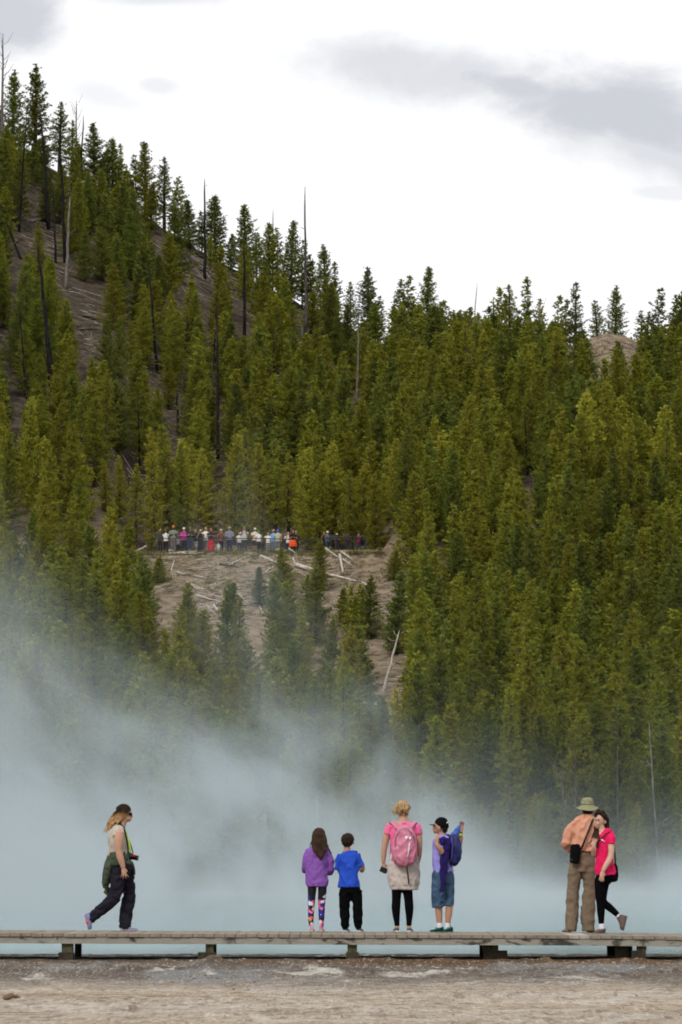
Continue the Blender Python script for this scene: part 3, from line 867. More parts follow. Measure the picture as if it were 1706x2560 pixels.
# ---- 2. girl in the purple hoodie, seen from behind
def purple_girl():
    f = Fig(730, 2030, 7.355, YP, (460, 2185), "person", "long-haired girl in purple hoodie and colourful patterned leggings seen from behind", "person", GROUP)
    sk = MB()
    f.ball(sk, 500, 455, 0.03, 100, 125, 115); f.tube(sk, [(500, 540, 0.02, 62, 60), (498, 680, 0, 70, 70)])
    f.ball(sk, 500, 500, 0.10, 22, 26, 30)
    f.tube(sk, [(490, 700, 0, 120, 90), (470, 1000, 0, 150, 100), (465, 1380, 0, 150, 100)])
    for x0, x1, x2, x3 in ((372, 360, 350, 362), (560, 548, 548, 540)):
        f.tube(sk, [(x0, 1380, 0, 70), (x1, 1620, 0, 58), (x2, 1850, 0, 50), (x3, 2130, 0, 34)])
    # forearms forward, hands together in front
    f.tube(sk, [(300, 760, 0, 40), (225, 1040, 0.02, 40), (300, 1090, 0.22, 34), (380, 1050, 0.30, 26)])
    f.hand(sk, 390, 1045, 0.30, 1, -0.15, 0.8, 1)
    f.tube(sk, [(650, 760, 0, 40), (715, 1080, 0.02, 40), (640, 1110, 0.22, 34), (560, 1060, 0.30, 26)])
    f.hand(sk, 550, 1055, 0.30, -1, -0.15, 0.8, -1)
    f.part("body", sk, SKIN_T, 0.0095, 2)
    t = MB()
    f.tube(t, [(490, 610, 0, 95, 85), (485, 680, 0, 165, 110), (478, 740, 0, 210, 130), (450, 860, 0, 215, 145), (445, 1000, 0, 200, 150), (455, 1160, 0, 202, 152), (464, 1300, 0, 206, 155), (464, 1325, 0, 196, 145), (464, 1366, 0, 197, 142)], 22)
    f.tube(t, [(330, 710, 0, 72, 80), (278, 800, 0, 62, 72), (238, 920, 0.0, 58, 66), (222, 1010, 0.02, 52, 62), (236, 1075, 0.07, 50, 50), (300, 1085, 0.22, 46, 46)], 14)
    f.tube(t, [(640, 720, 0, 76, 80), (690, 820, 0, 66, 74), (718, 940, 0.0, 66, 70), (724, 1040, 0.02, 64, 66), (705, 1110, 0.07, 58, 56), (640, 1110, 0.22, 46, 46)], 14)
    f.ball(t, 460, 790, -0.085, 118, 92, 50, tilt=0.3)                                   # the hood lying on her back
    f.tube(t, [(372, 650, -0.02, 46, 60), (380, 760, -0.075, 50, 42), (430, 860, -0.085, 44, 34)], 10)
    f.tube(t, [(622, 650, -0.02, 40, 60), (600, 770, -0.075, 46, 42), (520, 860, -0.085, 44, 34)], 10)
    f.part("hoodie", t, fabric("purple_fleece", (0.195, 0.080, 0.335), 0.95, 0.12, 80), 0.0105, 2, 0.010, 10, (1, 1, 0.7))
    # leggings with a printed pattern of pink, white, blue and navy shapes
    tm = NT("printed_leggings")
    c = tm.coord()
    wv = tm.n('ShaderNodeVectorMath', dict(operation='ADD'))
    nz = tm.n('ShaderNodeTexNoise', Scale=18.0); tm.set(nz, 'Vector', c)
    sc_ = tm.n('ShaderNodeVectorMath', dict(operation='SCALE')); tm.set(sc_, 'i0', nz.outputs[1]); sc_.inputs['Scale'].default_value = 0.07
    tm.set(wv, 'i0', c); tm.set(wv, 'i1', sc_.outputs[0])
    vo = tm.n('ShaderNodeTexVoronoi', Scale=21.0); tm.set(vo, 'Vector', wv.outputs[0])
    sepc = tm.n('ShaderNodeSeparateColor'); tm.set(sepc, 'i0', vo.outputs['Color'])
    pal = tm.ramp(sepc.outputs[0], [(0.0, (0.010, 0.010, 0.025)), (0.25, (0.02, 0.025, 0.20)), (0.47, (0.60, 0.11, 0.19)), (0.60, (0.60, 0.58, 0.66)), (0.74, (0.025, 0.035, 0.28)), (0.87, (0.66, 0.15, 0.26)), (0.96, (0.75, 0.26, 0.05))], 'CONSTANT')
    sp = tm.n('ShaderNodeSeparateXYZ'); tm.set(sp, 'i0', c)
    ztop = f.c(0, 1560).z
    lim = tm.math('ADD', sp.outputs[2], tm.math('MULTIPLY', tm.math('PINGPONG', tm.math('SUBTRACT', sp.outputs[0], f.c(460, 1500).x), 0.14), -0.9))
    col = tm.mix(tm.smooth(lim, ztop - 0.075, ztop - 0.068), pal, (0.009, 0.009, 0.011, 1))
    mleg = tm.surf(col, 0.7, None, 0.2)
    t = MB()
    f.tube(t, [(464, 1290, 0, 182, 120), (464, 1365, 0, 172, 115)], 18)
    f.tube(t, [(374, 1350, 0, 86, 100), (371, 1440, 0, 80, 92), (363, 1600, 0, 69, 76), (357, 1740, 0, 62, 66), (348, 1880, -0.01, 59, 68), (352, 2000, 0, 50, 54), (362, 2130, 0, 40, 42)], 16)
    f.tube(t, [(560, 1350, 0, 86, 100), (562, 1440, 0, 80, 92), (552, 1600, 0, 73, 76), (549, 1740, 0, 62, 66), (548, 1880, -0.01, 58, 68), (545, 2000, 0, 50, 54), (540, 2130, 0, 41, 42)], 16)
    f.part("leggings", t, mleg, 0.0085, 2)
    ps = fabric("pink_shoe", (0.42, 0.24, 0.23), 0.7, 0.2)
    shoe(f, "shoe", (368, 2180, -0.03), (372, 2180, 0.19), ps, fabric("shoe_sole_pale", (0.5, 0.42, 0.40), 0.6, 0.1), 62, 50)
    shoe(f, "shoe", (540, 2180, -0.03), (562, 2180, 0.19), ps, fabric("shoe_sole_pale", (0.5, 0.42, 0.40), 0.6, 0.1), 62, 50)
    t = MB()
    f.ball(t, 498, 435, 0.0, 124, 148, 128)
    f.tube(t, [(495, 420, -0.03, 122, 100), (494, 560, -0.05, 126, 80), (508, 660, -0.07, 128, 56), (530, 760, -0.105, 84, 40), (530, 830, -0.118, 48, 28), (526, 878, -0.12, 18, 14)], 16)
    lock_strands(f, t, ((400, 430, -0.06), (600, 430, -0.06)), [(410, 560, -0.03), (430, 680, -0.05), (480, 800, -0.065)], 12, 32, 45, 14)
    lock_strands(f, t, ((385, 500, -0.02), (400, 520, -0.04)), [(360, 580, -0.02), (335, 640, -0.04)], 3, 18, 30, 17)
    f.part("hair", t, hair_mat("brown_hair", [(0.2, (0.022, 0.013, 0.009)), (0.5, (0.050, 0.030, 0.020)), (0.8, (0.115, 0.072, 0.045))], None, 0.3), 0.0085, 1, 0.006, 22, (1.4, 1, 0.35))
purple_girl()

# ---- 3. boy in the blue shirt
def blue_boy():
    f = Fig(730, 2030, 7.355, YP, (1090, 2185), "person", "short-haired boy in bright blue shirt and black joggers seen from behind", "person", GROUP)
    sk = MB()
    f.ball(sk, 1030, 505, 0.02, 108, 122, 112); f.ball(sk, 1058, 572, 0.07, 62, 66, 60)
    f.tube(sk, [(1020, 590, 0.0, 60, 60), (1016, 690, 0, 64, 64), (1020, 760, 0, 110, 75)])
    f.ball(sk, 1132, 570, 0.02, 13, 32, 22); f.ball(sk, 925, 575, 0.02, 11, 30, 22)
    f.tube(sk, [(1040, 760, 0, 130, 85), (1050, 1000, 0, 150, 95), (1060, 1390, 0, 150, 100)])
    f.tube(sk, [(1215, 830, 0, 40), (1280, 960, 0, 40), (1312, 1040, 0.02, 38), (1290, 1085, 0.08, 38), (1230, 1020, 0.22, 30), (1180, 930, 0.26, 26)])
    f.hand(sk, 1178, 920, 0.26, -0.2, -1, 0.75, 1)
    f.tube(sk, [(870, 830, 0, 40), (850, 1020, 0, 40), (880, 1100, 0.04, 38), (930, 1060, 0.2, 30), (980, 1000, 0.26, 26)])
    f.hand(sk, 985, 990, 0.26, 0.6, -1, 0.75, -1)
    f.tube(sk, [(975, 1390, 0, 75), (970, 1740, 0, 58), (985, 2150, 0, 36)])
    f.tube(sk, [(1175, 1390, 0, 75), (1205, 1740, 0, 58), (1236, 2150, 0, 36)])
    f.part("body", sk, SKIN_T, 0.0095, 2)
    t = MB()
    f.tube(t, [(1022, 715, 0, 68, 66), (1030, 740, 0, 120, 90), (1040, 790, 0, 176, 120), (1046, 900, 0, 182, 132), (1046, 1050, 0, 178, 132), (1046, 1180, 0, 184, 136), (1050, 1300, 0, 196, 140), (1052, 1384, 0, 206, 145)], 22)
    f.tube(t, [(900, 790, 0, 70, 80), (862, 890, 0, 62, 76), (842, 1000, 0, 58, 74), (836, 1060, 0, 58, 74)], 14)
    f.tube(t, [(1190, 790, 0, 70, 80), (1236, 880, 0, 66, 74), (1272, 960, 0, 64, 72), (1286, 1000, 0.0, 62, 70)], 14)
    f.part("shirt", t, fabric("blue_cotton", (0.018, 0.066, 0.44), 0.9, 0.14, 80), 0.0105, 2, 0.013, 8, (1.1, 1, 0.55))
    t = MB()
    f.tube(t, [(1075, 1372, 0, 178, 120), (1075, 1430, 0, 198, 128), (1078, 1500, 0, 200, 125)], 18)
    f.tube(t, [(975, 1450, 0, 104, 110), (968, 1620, 0, 100, 104), (972, 1800, 0, 90, 96), (978, 1960, 0, 84, 90), (984, 2080, 0, 76, 80), (986, 2120, 0, 56, 62), (988, 2155, 0, 46, 52)], 16)
    f.tube(t, [(1182, 1450, 0, 104, 110), (1192, 1620, 0, 96, 104), (1206, 1800, 0, 88, 96), (1218, 1960, 0, 86, 90), (1228, 2080, 0, 74, 80), (1234, 2120, 0, 58, 62), (1236, 2155, 0, 48, 52)], 16)
    f.part("joggers", t, B_black, 0.0105, 2, 0.012, 9, (1, 1, 0.8))
    ds = fabric("dark_shoe", (0.05, 0.05, 0.055), 0.7, 0.3)
    shoe(f, "shoe", (985, 2180, -0.03), (1030, 2180, 0.18), ds, M_white, 56, 56)
    shoe(f, "shoe", (1238, 2180, -0.03), (1280, 2180, 0.18), ds, M_white, 56, 56)
    t = MB()
    f.ball(t, 1026, 498, 0.0, 122, 112, 122); f.ball(t, 1015, 555, -0.03, 96, 88, 84)
    lock_strands(f, t, ((935, 480, -0.07), (1105, 480, -0.06)), [(940, 535, 0.0), (955, 600, 0.005)], 14, 24, 6, 21)
    f.part("hair", t, hair_mat("dark_brown_hair", [(0.2, (0.016, 0.010, 0.008)), (0.6, (0.038, 0.024, 0.018)), (0.85, (0.075, 0.050, 0.036))], None, 0.3), 0.0085, 1, 0.006, 26, (1, 1, 0.5))
    cr = empty("camera", f.c(1182, 735, 0.24), "small black camera the boy in blue lifts to his right shoulder", "camera")
    t = MB(); f.tube(t, [(1150, 800, 0.24, 40, 22), (1215, 800, 0.24, 40, 22)], 10, side=(0, 0, 1)); f.ball(t, 1185, 735, 0.24, 26, 26, 24); f.tube(t, [(1185, 800, 0.26, 26, 26), (1185, 735, 0.24, 26, 24)], 10)
    f.part("camera_body", t, M_blackplastic, 0.006, 1, parent=cr)
blue_boy()

# ---- 4. woman with the pink backpack
def pink_woman():
    f = Fig(930, 1980, 6.0308, YP, (460, 2085), "person", "blond woman in pink shirt and black leggings with cream sweater round her hips", "person", GROUP)
    sk = MB()
    f.ball(sk, 458, 240, 0.03, 92, 112, 105); f.ball(sk, 458, 300, 0.06, 66, 60, 70)
    f.tube(sk, [(468, 310, 0.0, 62, 62), (474, 400, 0, 68, 66), (474, 450, 0, 96, 76), (474, 500, 0, 170, 90)])
    f.tube(sk, [(474, 500, 0, 170, 90), (478, 800, 0, 150, 105), (480, 1100, 0, 170, 115), (470, 1450, 0, 150, 110)])
    f.tube(sk, [(262, 530, 0, 52), (232, 640, 0, 54, 50), (208, 740, 0, 51, 46), (188, 850, 0.0, 46, 42), (178, 960, 0.01, 41, 38), (174, 1060, 0.02, 31, 30)])
    f.hand(sk, 176, 1072, 0.02, 0.12, 1, 0.95, -1, 0.3, 0.9, depth_sign=1)
    f.tube(sk, [(688, 530, 0, 52), (706, 640, 0, 54, 50), (714, 740, 0, 50, 46), (720, 850, 0.0, 43, 42), (714, 960, 0.02, 38, 36), (700, 1050, 0.03, 31, 28)])
    f.hand(sk, 696, 1060, 0.03, -0.2, 1, 0.9, 1, 0.2, 0.6)
    for xs_ in ((375, 370, 362, 380), (540, 556, 562, 562)):
        f.tube(sk, [(xs_[0], 1450, 0, 66), (xs_[1], 1650, 0, 56), (xs_[2], 1780, 0, 52), (xs_[3], 2000, 0, 33), (xs_[3], 2060, 0, 34)])
    f.part("body", sk, SKIN, 0.0095, 2)
    t = MB()
    f.tube(t, [(474, 442, 0, 84, 70), (474, 470, 0, 150, 88), (474, 520, 0, 208, 108), (476, 620, 0, 214, 125), (478, 760, 0, 200, 130), (478, 900, 0, 190, 130), (478, 1010, 0, 200, 132)], 22)
    f.tube(t, [(290, 505, 0, 62, 74), (252, 570, 0, 62, 70), (232, 640, 0, 58, 66)], 14)
    f.tube(t, [(662, 505, 0, 62, 74), (694, 570, 0, 62, 70), (708, 640, 0, 56, 66)], 14)
    f.part("shirt", t, fabric("hot_pink_cotton", (0.72, 0.135, 0.30), 0.9, 0.10, 80), 0.0105, 2, 0.009, 9, (1, 1, 0.7))
    t = MB()
    f.tube(t, [(480, 930, 0, 190, 130), (480, 1000, 0, 222, 148), (480, 1080, 0, 238, 158), (482, 1200, 0, 244, 166), (488, 1320, 0, 244, 168), (490, 1400, 0, 226, 160), (492, 1420, 0, 210, 150), (492, 1470, 0, 206, 146)], 26)
    f.tube(t, [(400, 1090, -0.14, 12, 10), (430, 1240, -0.152, 12, 10), (500, 1385, -0.15, 14, 10), (570, 1395, -0.148, 14, 10), (590, 1300, -0.15, 10, 10)], 8)
    f.part("tied_sweater", t, fabric("cream_fleece", (0.46, 0.40, 0.37), 0.95, 0.08, 90), 0.0105, 2, 0.010, 9, (1, 1, 0.8))
    t = MB(); f.tube(t, [(530, 1120, -0.158, 6, 5), (545, 1260, -0.168, 9, 6), (560, 1388, -0.168, 9, 6)], 8)
    f.solid("zip", t, M_blackplastic)
    t = MB()
    f.tube(t, [(374, 1420, 0, 80, 95), (374, 1520, 0, 74, 84), (370, 1630, 0, 67, 72), (363, 1740, -0.008, 68, 74), (368, 1860, 0, 56, 60), (378, 1960, 0, 42, 46), (380, 2020, 0, 38, 40)], 16)
    f.tube(t, [(540, 1420, 0, 80, 95), (542, 1520, 0, 74, 84), (556, 1630, 0, 67, 72), (564, 1740, -0.008, 68, 74), (566, 1860, 0, 54, 60), (562, 1960, 0, 42, 46), (560, 2020, 0, 38, 40)], 16)
    f.part("leggings", t, B_black, 0.009, 2)
    gs = fabric("grey_shoe", (0.10, 0.085, 0.09), 0.75, 0.3)
    shoe(f, "shoe", (382, 2085, -0.05), (350, 2085, 0.18), gs, M_white, 58, 46)
    shoe(f, "shoe", (560, 2085, -0.05), (588, 2085, 0.18), gs, M_white, 58, 46)
    t = MB()
    f.ball(t, 460, 228, 0.0, 108, 100, 112)
    lock_strands(f, t, ((372, 220, -0.04), (560, 220, -0.04)), [(355, 280, -0.03), (345, 345, -0.02)], 14, 34, 26, 31)
    lock_strands(f, t, ((400, 180, -0.09), (540, 180, -0.09)), [(395, 260, -0.01), (395, 350, 0.02)], 13, 30, 24, 33)
    f.part("hair", t, hair_mat("blond_bob", [(0.22, (0.14, 0.080, 0.040)), (0.42, (0.45, 0.30, 0.15)), (0.72, (0.85, 0.64, 0.38))], None, 0.45), 0.008, 1, 0.009, 26, (1.2, 1, 0.45))
    # backpack: hangs from her shoulders
    bp = empty("backpack", f.c(505, 820, -0.2), "dusty pink backpack with white print worn by the blond woman", "backpack")
    t = MB()
    f.tube(t, [(495, 515, -0.15, 66, 50), (496, 550, -0.17, 110, 74), (498, 640, -0.19, 150, 96), (500, 760, -0.20, 172, 112), (498, 880, -0.205, 186, 122), (498, 980, -0.205, 188, 124), (506, 1050, -0.20, 160, 112), (515, 1095, -0.19, 110, 84), (518, 1112, -0.185, 60, 50)], 26)
    mp = fabric("dusty_pink_nylon", (0.46, 0.155, 0.235), 0.5, 0.12, 50, spec=0.35)
    f.part("bag", t, mp, 0.0105, 2, 0.012, 8, (1, 1, 0.8), parent=bp)
    t = MB()
    for sx in (-1, 1):
        f.tube(t, [(480 + sx * 85, 545, -0.14, 44, 12), (476 + sx * 120, 490, -0.105, 50, 12), (474 + sx * 165, 455, -0.02, 46, 16), (474 + sx * 175, 480, 0.07, 44, 12), (474 + sx * 165, 640, 0.145, 34, 10), (476 + sx * 185, 860, 0.14, 20, 8), (480 + sx * 205, 980, 0.02, 16, 7), (490 + sx * 180, 1020, -0.12, 16, 7)], 10)
    f.part("shoulder_strap", t, mp, 0.008, 1, parent=bp)
    t = MB(); f.tube(t, [(440, 520, -0.13, 10, 8), (470, 478, -0.115, 10, 8), (505, 474, -0.115, 10, 8), (535, 515, -0.13, 10, 8)], 8); f.solid("grab_handle", t, fabric("rose_webbing", (0.33, 0.085, 0.15), 0.7, 0.1), bp)
    t = MB()
    arc = [(352, 830), (356, 720), (380, 640), (420, 580), (475, 550), (540, 560), (600, 620), (640, 700), (655, 800)]
    for a_, b_ in zip(arc[:-1], arc[1:]):
        f.tube(t, [(a_[0], a_[1], -0.20 - 0.10 * (1 - ((a_[0] - 500) / 190) ** 2) ** 0.5 * 0.95, 6, 5), (b_[0], b_[1], -0.20 - 0.10 * (1 - ((b_[0] - 500) / 190) ** 2) ** 0.5 * 0.95, 6, 5)], 6)
    f.solid("zip", t, fabric("zip_mauve", (0.26, 0.075, 0.13), 0.6, 0.1), bp)
    t = MB()
    wp = fabric("white_print", (0.8, 0.78, 0.80), 0.4, 0.05)
    f.ball(t, 520, 688, -0.302, 20, 22, 8); f.ball(t, 577, 697, -0.297, 17, 22, 8); f.ball(t, 545, 672, -0.297, 10, 8, 6)
    f.tube(t, [(568, 765, -0.316, 4, 4), (560, 860, -0.328, 7, 5), (540, 985, -0.330, 9, 5)], 8)
    f.solid("print", t, wp, bp)
    # phone: held in her left hand
    ph = MB()
    a = f.c(178, 1178, -0.012)
    ph.box((-0.036, -0.005, -0.05), (0.036, 0.005, 0.05), Matrix.Translation(a) @ Matrix.Rotation(math.radians(-68), 4, 'Y') @ Matrix.Rotation(0.3, 4, 'Z'))
    ph = ph.build("phone", M_blackplastic, None, False)
    prop(ph, "black phone held low in the left hand of the blond woman", "phone")
pink_woman()

# ---- 5. boy with the cap
def cap_boy():
    f = Fig(930, 1980, 6.0308, YP - 0.15, (1080, 2085), "person", "boy in black cap, lavender shirt and denim shorts raising one arm", "person", GROUP)
    sk = MB()
    f.ball(sk, 1022, 520, 0, 92, 104, 78)
    f.ball(sk, 968, 580, 0, 42, 46, 50); f.ball(sk, 952, 612, 0, 18, 16, 24)
    f.tube(sk, [(932, 525, 0, 9, 12), (918, 560, 0, 9, 12), (936, 574, 0, 9, 12)], 8); f.ball(sk, 932, 592, 0, 11, 6, 18); f.ball(sk, 935, 603, 0, 10, 6, 16)
    f.ball(sk, 1026, 545, -0.068, 14, 28, 9)
    f.tube(sk, [(1030, 580, 0, 55, 50), (1052, 640, 0.0, 56, 54), (1070, 700, 0, 90, 70)])
    f.tube(sk, [(1070, 700, 0, 110, 80), (1060, 900, 0, 120, 85), (1075, 1250, 0, 130, 90)])
    # near arm: folded up, hand on the bundled jacket
    f.tube(sk, [(1000, 720, -0.12, 44), (1020, 800, -0.19, 44), (1052, 880, -0.21, 42), (1058, 915, -0.22, 42), (1018, 850, -0.25, 38), (985, 800, -0.26, 32), (975, 770, -0.26, 26)])
    f.hand(sk, 975, 775, -0.26, 0.1, -1, 0.82, 1, 0.2, 0.5)
    # far arm: raised with the blue cloth
    f.tube(sk, [(1190, 700, 0.08, 46), (1280, 760, 0.12, 44), (1332, 770, 0.12, 40), (1342, 700, 0.10, 38), (1336, 620, 0.08, 34), (1346, 575, 0.07, 30)])
    f.hand(sk, 1350, 585, 0.07, 0.06, -1, 0.85, -1, 0.3, 0.8, depth_sign=-1)
    for (a, b, c_, d) in ((1005, 1008, 1012, 1020), (1165, 1166, 1158, 1148)):
        f.tube(sk, [(a, 1600, 0, 60), (b, 1740, 0, 58, 56), (c_, 1850, 0, 54, 54), (d, 1960, 0, 42), (d, 2040, 0, 40)])
    f.part("body", sk, SKIN_T, 0.0095, 2)
    t = MB()
    f.tube(t, [(1062, 640, 0, 62, 60), (1066, 665, 0, 110, 90), (1066, 730, 0, 140, 120), (1052, 850, 0, 134, 124), (1042, 980, 0, 128, 124), (1060, 1100, 0, 140, 124), (1078, 1190, 0, 156, 128), (1080, 1215, 0, 158, 130)], 20)
    f.tube(t, [(1010, 700, -0.10, 58), (1012, 780, -0.18, 58), (1036, 850, -0.20, 56)], 12)
    f.tube(t, [(1150, 690, 0.06, 60), (1240, 730, 0.11, 56)], 12)
    f.ball(t, 1215, 1185, 0.0, 34, 14, 90); 
    f.part("shirt", t, fabric("lavender_cotton", (0.255, 0.235, 0.60), 0.9, 0.12, 80), 0.0105, 2, 0.012, 9, (1, 1, 0.7))
    t = MB()
    f.tube(t, [(1078, 1150, 0, 148, 120), (1075, 1250, 0, 164, 130), (1072, 1380, 0, 168, 128)], 20)
    f.tube(t, [(1006, 1350, -0.01, 102, 110), (1004, 1500, -0.01, 100, 104), (1004, 1620, -0.01, 98, 98), (1006, 1738, -0.01, 94, 96)], 18)
    f.tube(t, [(1150, 1350, 0.02, 88, 108), (1166, 1500, 0.02, 72, 100), (1168, 1620, 0.02, 66, 96), (1166, 1718, 0.02, 62, 92)], 18)
    f.part("shorts", t, fabric("denim", (0.045, 0.085, 0.150), 0.95, 0.35, 140, weave=0.5), 0.0105, 2, 0.013, 8, (1, 1, 0.8))
    sock = fabric("white_sock", (0.60, 0.56, 0.64), 0.95, 0.08)
    for x, x2 in ((1018, 1022), (1145, 1140)):
        t = MB(); f.tube(t, [(x, 1975, 0, 44, 46), (x2, 2030, 0, 43, 46), (x2, 2068, 0, 44, 50)], 14); f.part("sock", t, sock, 0.007, 1)
    bs = fabric("black_green_shoe", (0.012, 0.018, 0.020), 0.6, 0.3); gr = fabric("green_flash", (0.010, 0.20, 0.125), 0.6, 0.3)
    for (h, tt) in (((1080, 2090, 0.0), (880, 2090, -0.06)), ((1212, 2090, 0.02), (1075, 2090, -0.07))):
        s = shoe(f, "shoe", h, tt, bs, gr, 78, 46)
        t = MB()
        for k in range(3):
            q = 0.34 + 0.14 * k
            x = h[0] + (tt[0] - h[0]) * q
            f.tube(t, [(x, 2074, h[2] - 0.040 - 0.06 * q, 8, 5), (x + 22, 2040, h[2] - 0.038 - 0.05 * q, 8, 6)], 6)
        f.tube(t, [(h[0] - 8, 2072, h[2] - 0.03, 14, 6), (h[0] - 10, 2030, h[2] - 0.025, 16, 8)], 8)
        f.solid("stripe", t, gr, s)
    # cap and the hair below it
    t = MB()
    f.ball(t, 1052, 478, 0, 108, 102, 90); f.tube(t, [(1050, 478, 0, 106, 88), (1050, 515, 0, 104, 86)], 16); f.ball(t, 1120, 520, 0, 44, 44, 62)
    f.tube(t, [(955, 505, 0, 12, 62), (905, 494, 0, 8, 60), (862, 489, 0, 5, 40)], 12, side=(0, 0, 1))
    cap = f.part("cap", t, fabric("black_twill", (0.006, 0.006, 0.007), 0.9, 0.25, 90, spec=0.05), 0.008, 1)
    t = MB(); f.tube(t, [(1128, 470, -0.055, 7, 6), (1150, 450, -0.05, 8, 8), (1160, 475, -0.03, 8, 8)], 8); f.solid("cap_logo", t, wp_white, cap)
    t = MB(); f.ball(t, 1085, 560, 0, 58, 58, 66); f.tube(t, [(1110, 520, 0, 40, 66), (1100, 590, 0, 36, 52), (1082, 618, 0, 22, 36)], 12); f.tube(t, [(1030, 505, -0.07, 14, 8), (1050, 560, -0.066, 16, 8)], 8)
    f.part("hair", t, hair_mat("black_hair", [(0.2, (0.008, 0.007, 0.007)), (0.8, (0.030, 0.024, 0.022))], None, 0.2), 0.008, 1, 0.004, 26)
    t = MB(); f.tube(t, [(925, 520, -0.05, 12, 8), (940, 528, -0.065, 12, 6), (980, 520, -0.07, 5, 4)], 8); f.part("sunglasses", t, M_blackplastic, 0.005, 1)
    t = MB(); f.tube(t, [(1310, 652, 0.083, 42, 42), (1352, 640, 0.083, 42, 42)], 14, side=(0, 0, 1))
    t2 = MB(); f.tube(t2, [(1333, 668, 0.088, 40, 40), (1337, 628, 0.082, 38, 38)], 14); f.solid("wristband", t2, fabric("lime_band", (0.30, 0.45, 0.06), 0.5, 0.1))
    t2 = MB(); f.tube(t2, [(1338, 605, 0.078, 36, 36), (1341, 592, 0.075, 35, 35)], 14); f.solid("bracelet", t2, fabric("brown_band", (0.09, 0.03, 0.02), 0.5, 0.1))
    # cloth in the raised hand
    t = MB(); f.tube(t, [(1335, 490, 0.05, 18, 26), (1295, 560, 0.05, 34, 30), (1250, 640, 0.04, 46, 34), (1225, 690, 0.02, 40, 34)], 12)
    o = remesh(t, 0.009, 2, 0.012, 10, name="cloth"); o = link("jacket_sleeve", o, fabric("mid_blue_cloth", (0.055, 0.125, 0.42), 0.9, 0.2), f.root)
    # jacket bundled under the near arm, one sleeve hanging
    t = MB()
    f.ball(t, 1070, 755, -0.20, 92, 62, 60, tilt=-0.25); f.tube(t, [(1000, 720, -0.22, 40, 40), (1080, 720, -0.22, 52, 44), (1150, 800, -0.2, 56, 46)], 12)
    f.tube(t, [(1140, 770, -0.2, 60, 40), (1105, 900, -0.19, 62, 36), (1085, 1050, -0.18, 58, 32), (1078, 1220, -0.18, 52, 30), (1070, 1350, -0.18, 44, 28), (1060, 1450, -0.18, 34, 24), (1062, 1495, -0.18, 28, 20)], 14)
    me = remesh(t, 0.0105, 2, 0.016, 9, (1.4, 1, 0.5), name="jacket")
    o = link("jacket", me, fabric("indigo_fleece", (0.016, 0.010, 0.080), 0.95, 0.3), None)
    prop(o, "indigo jacket bundled over the arm of the boy in the black cap", "jacket")
    bp = empty("backpack", f.c(1250, 880, -0.05), "navy blue backpack slung on the back of the boy in the cap", "backpack")
    t = MB()
    f.tube(t, [(1210, 650, -0.06, 44, 60), (1235, 700, -0.06, 82, 100), (1252, 800, -0.06, 92, 120), (1258, 900, -0.06, 94, 124), (1252, 980, -0.06, 92, 120), (1232, 1050, -0.06, 78, 100), (1205, 1100, -0.06, 40, 60)], 20)
    mn = fabric("navy_nylon", (0.012, 0.013, 0.095), 0.6, 0.25, 60, spec=0.3)
    f.part("bag", t, mn, 0.0105, 2, 0.014, 8, (1.3, 1, 0.5), parent=bp)
    t = MB(); f.tube(t, [(1200, 690, -0.17, 8, 6), (1218, 800, -0.19, 10, 6), (1210, 940, -0.19, 10, 6), (1190, 1060, -0.15, 8, 6)], 8); f.solid("piping", t, fabric("pale_indigo", (0.06, 0.06, 0.26), 0.6, 0.1), bp)
    t = MB(); f.tube(t, [(1200, 680, -0.05, 26, 12), (1140, 640, -0.05, 26, 12), (1080, 660, 0.02, 26, 14), (1010, 760, 0.10, 24, 10), (1020, 950, 0.12, 20, 8), (1150, 1040, 0.05, 18, 8)], 10); f.part("shoulder_strap", t, mn, 0.008, 1, parent=bp)
cap_boy()

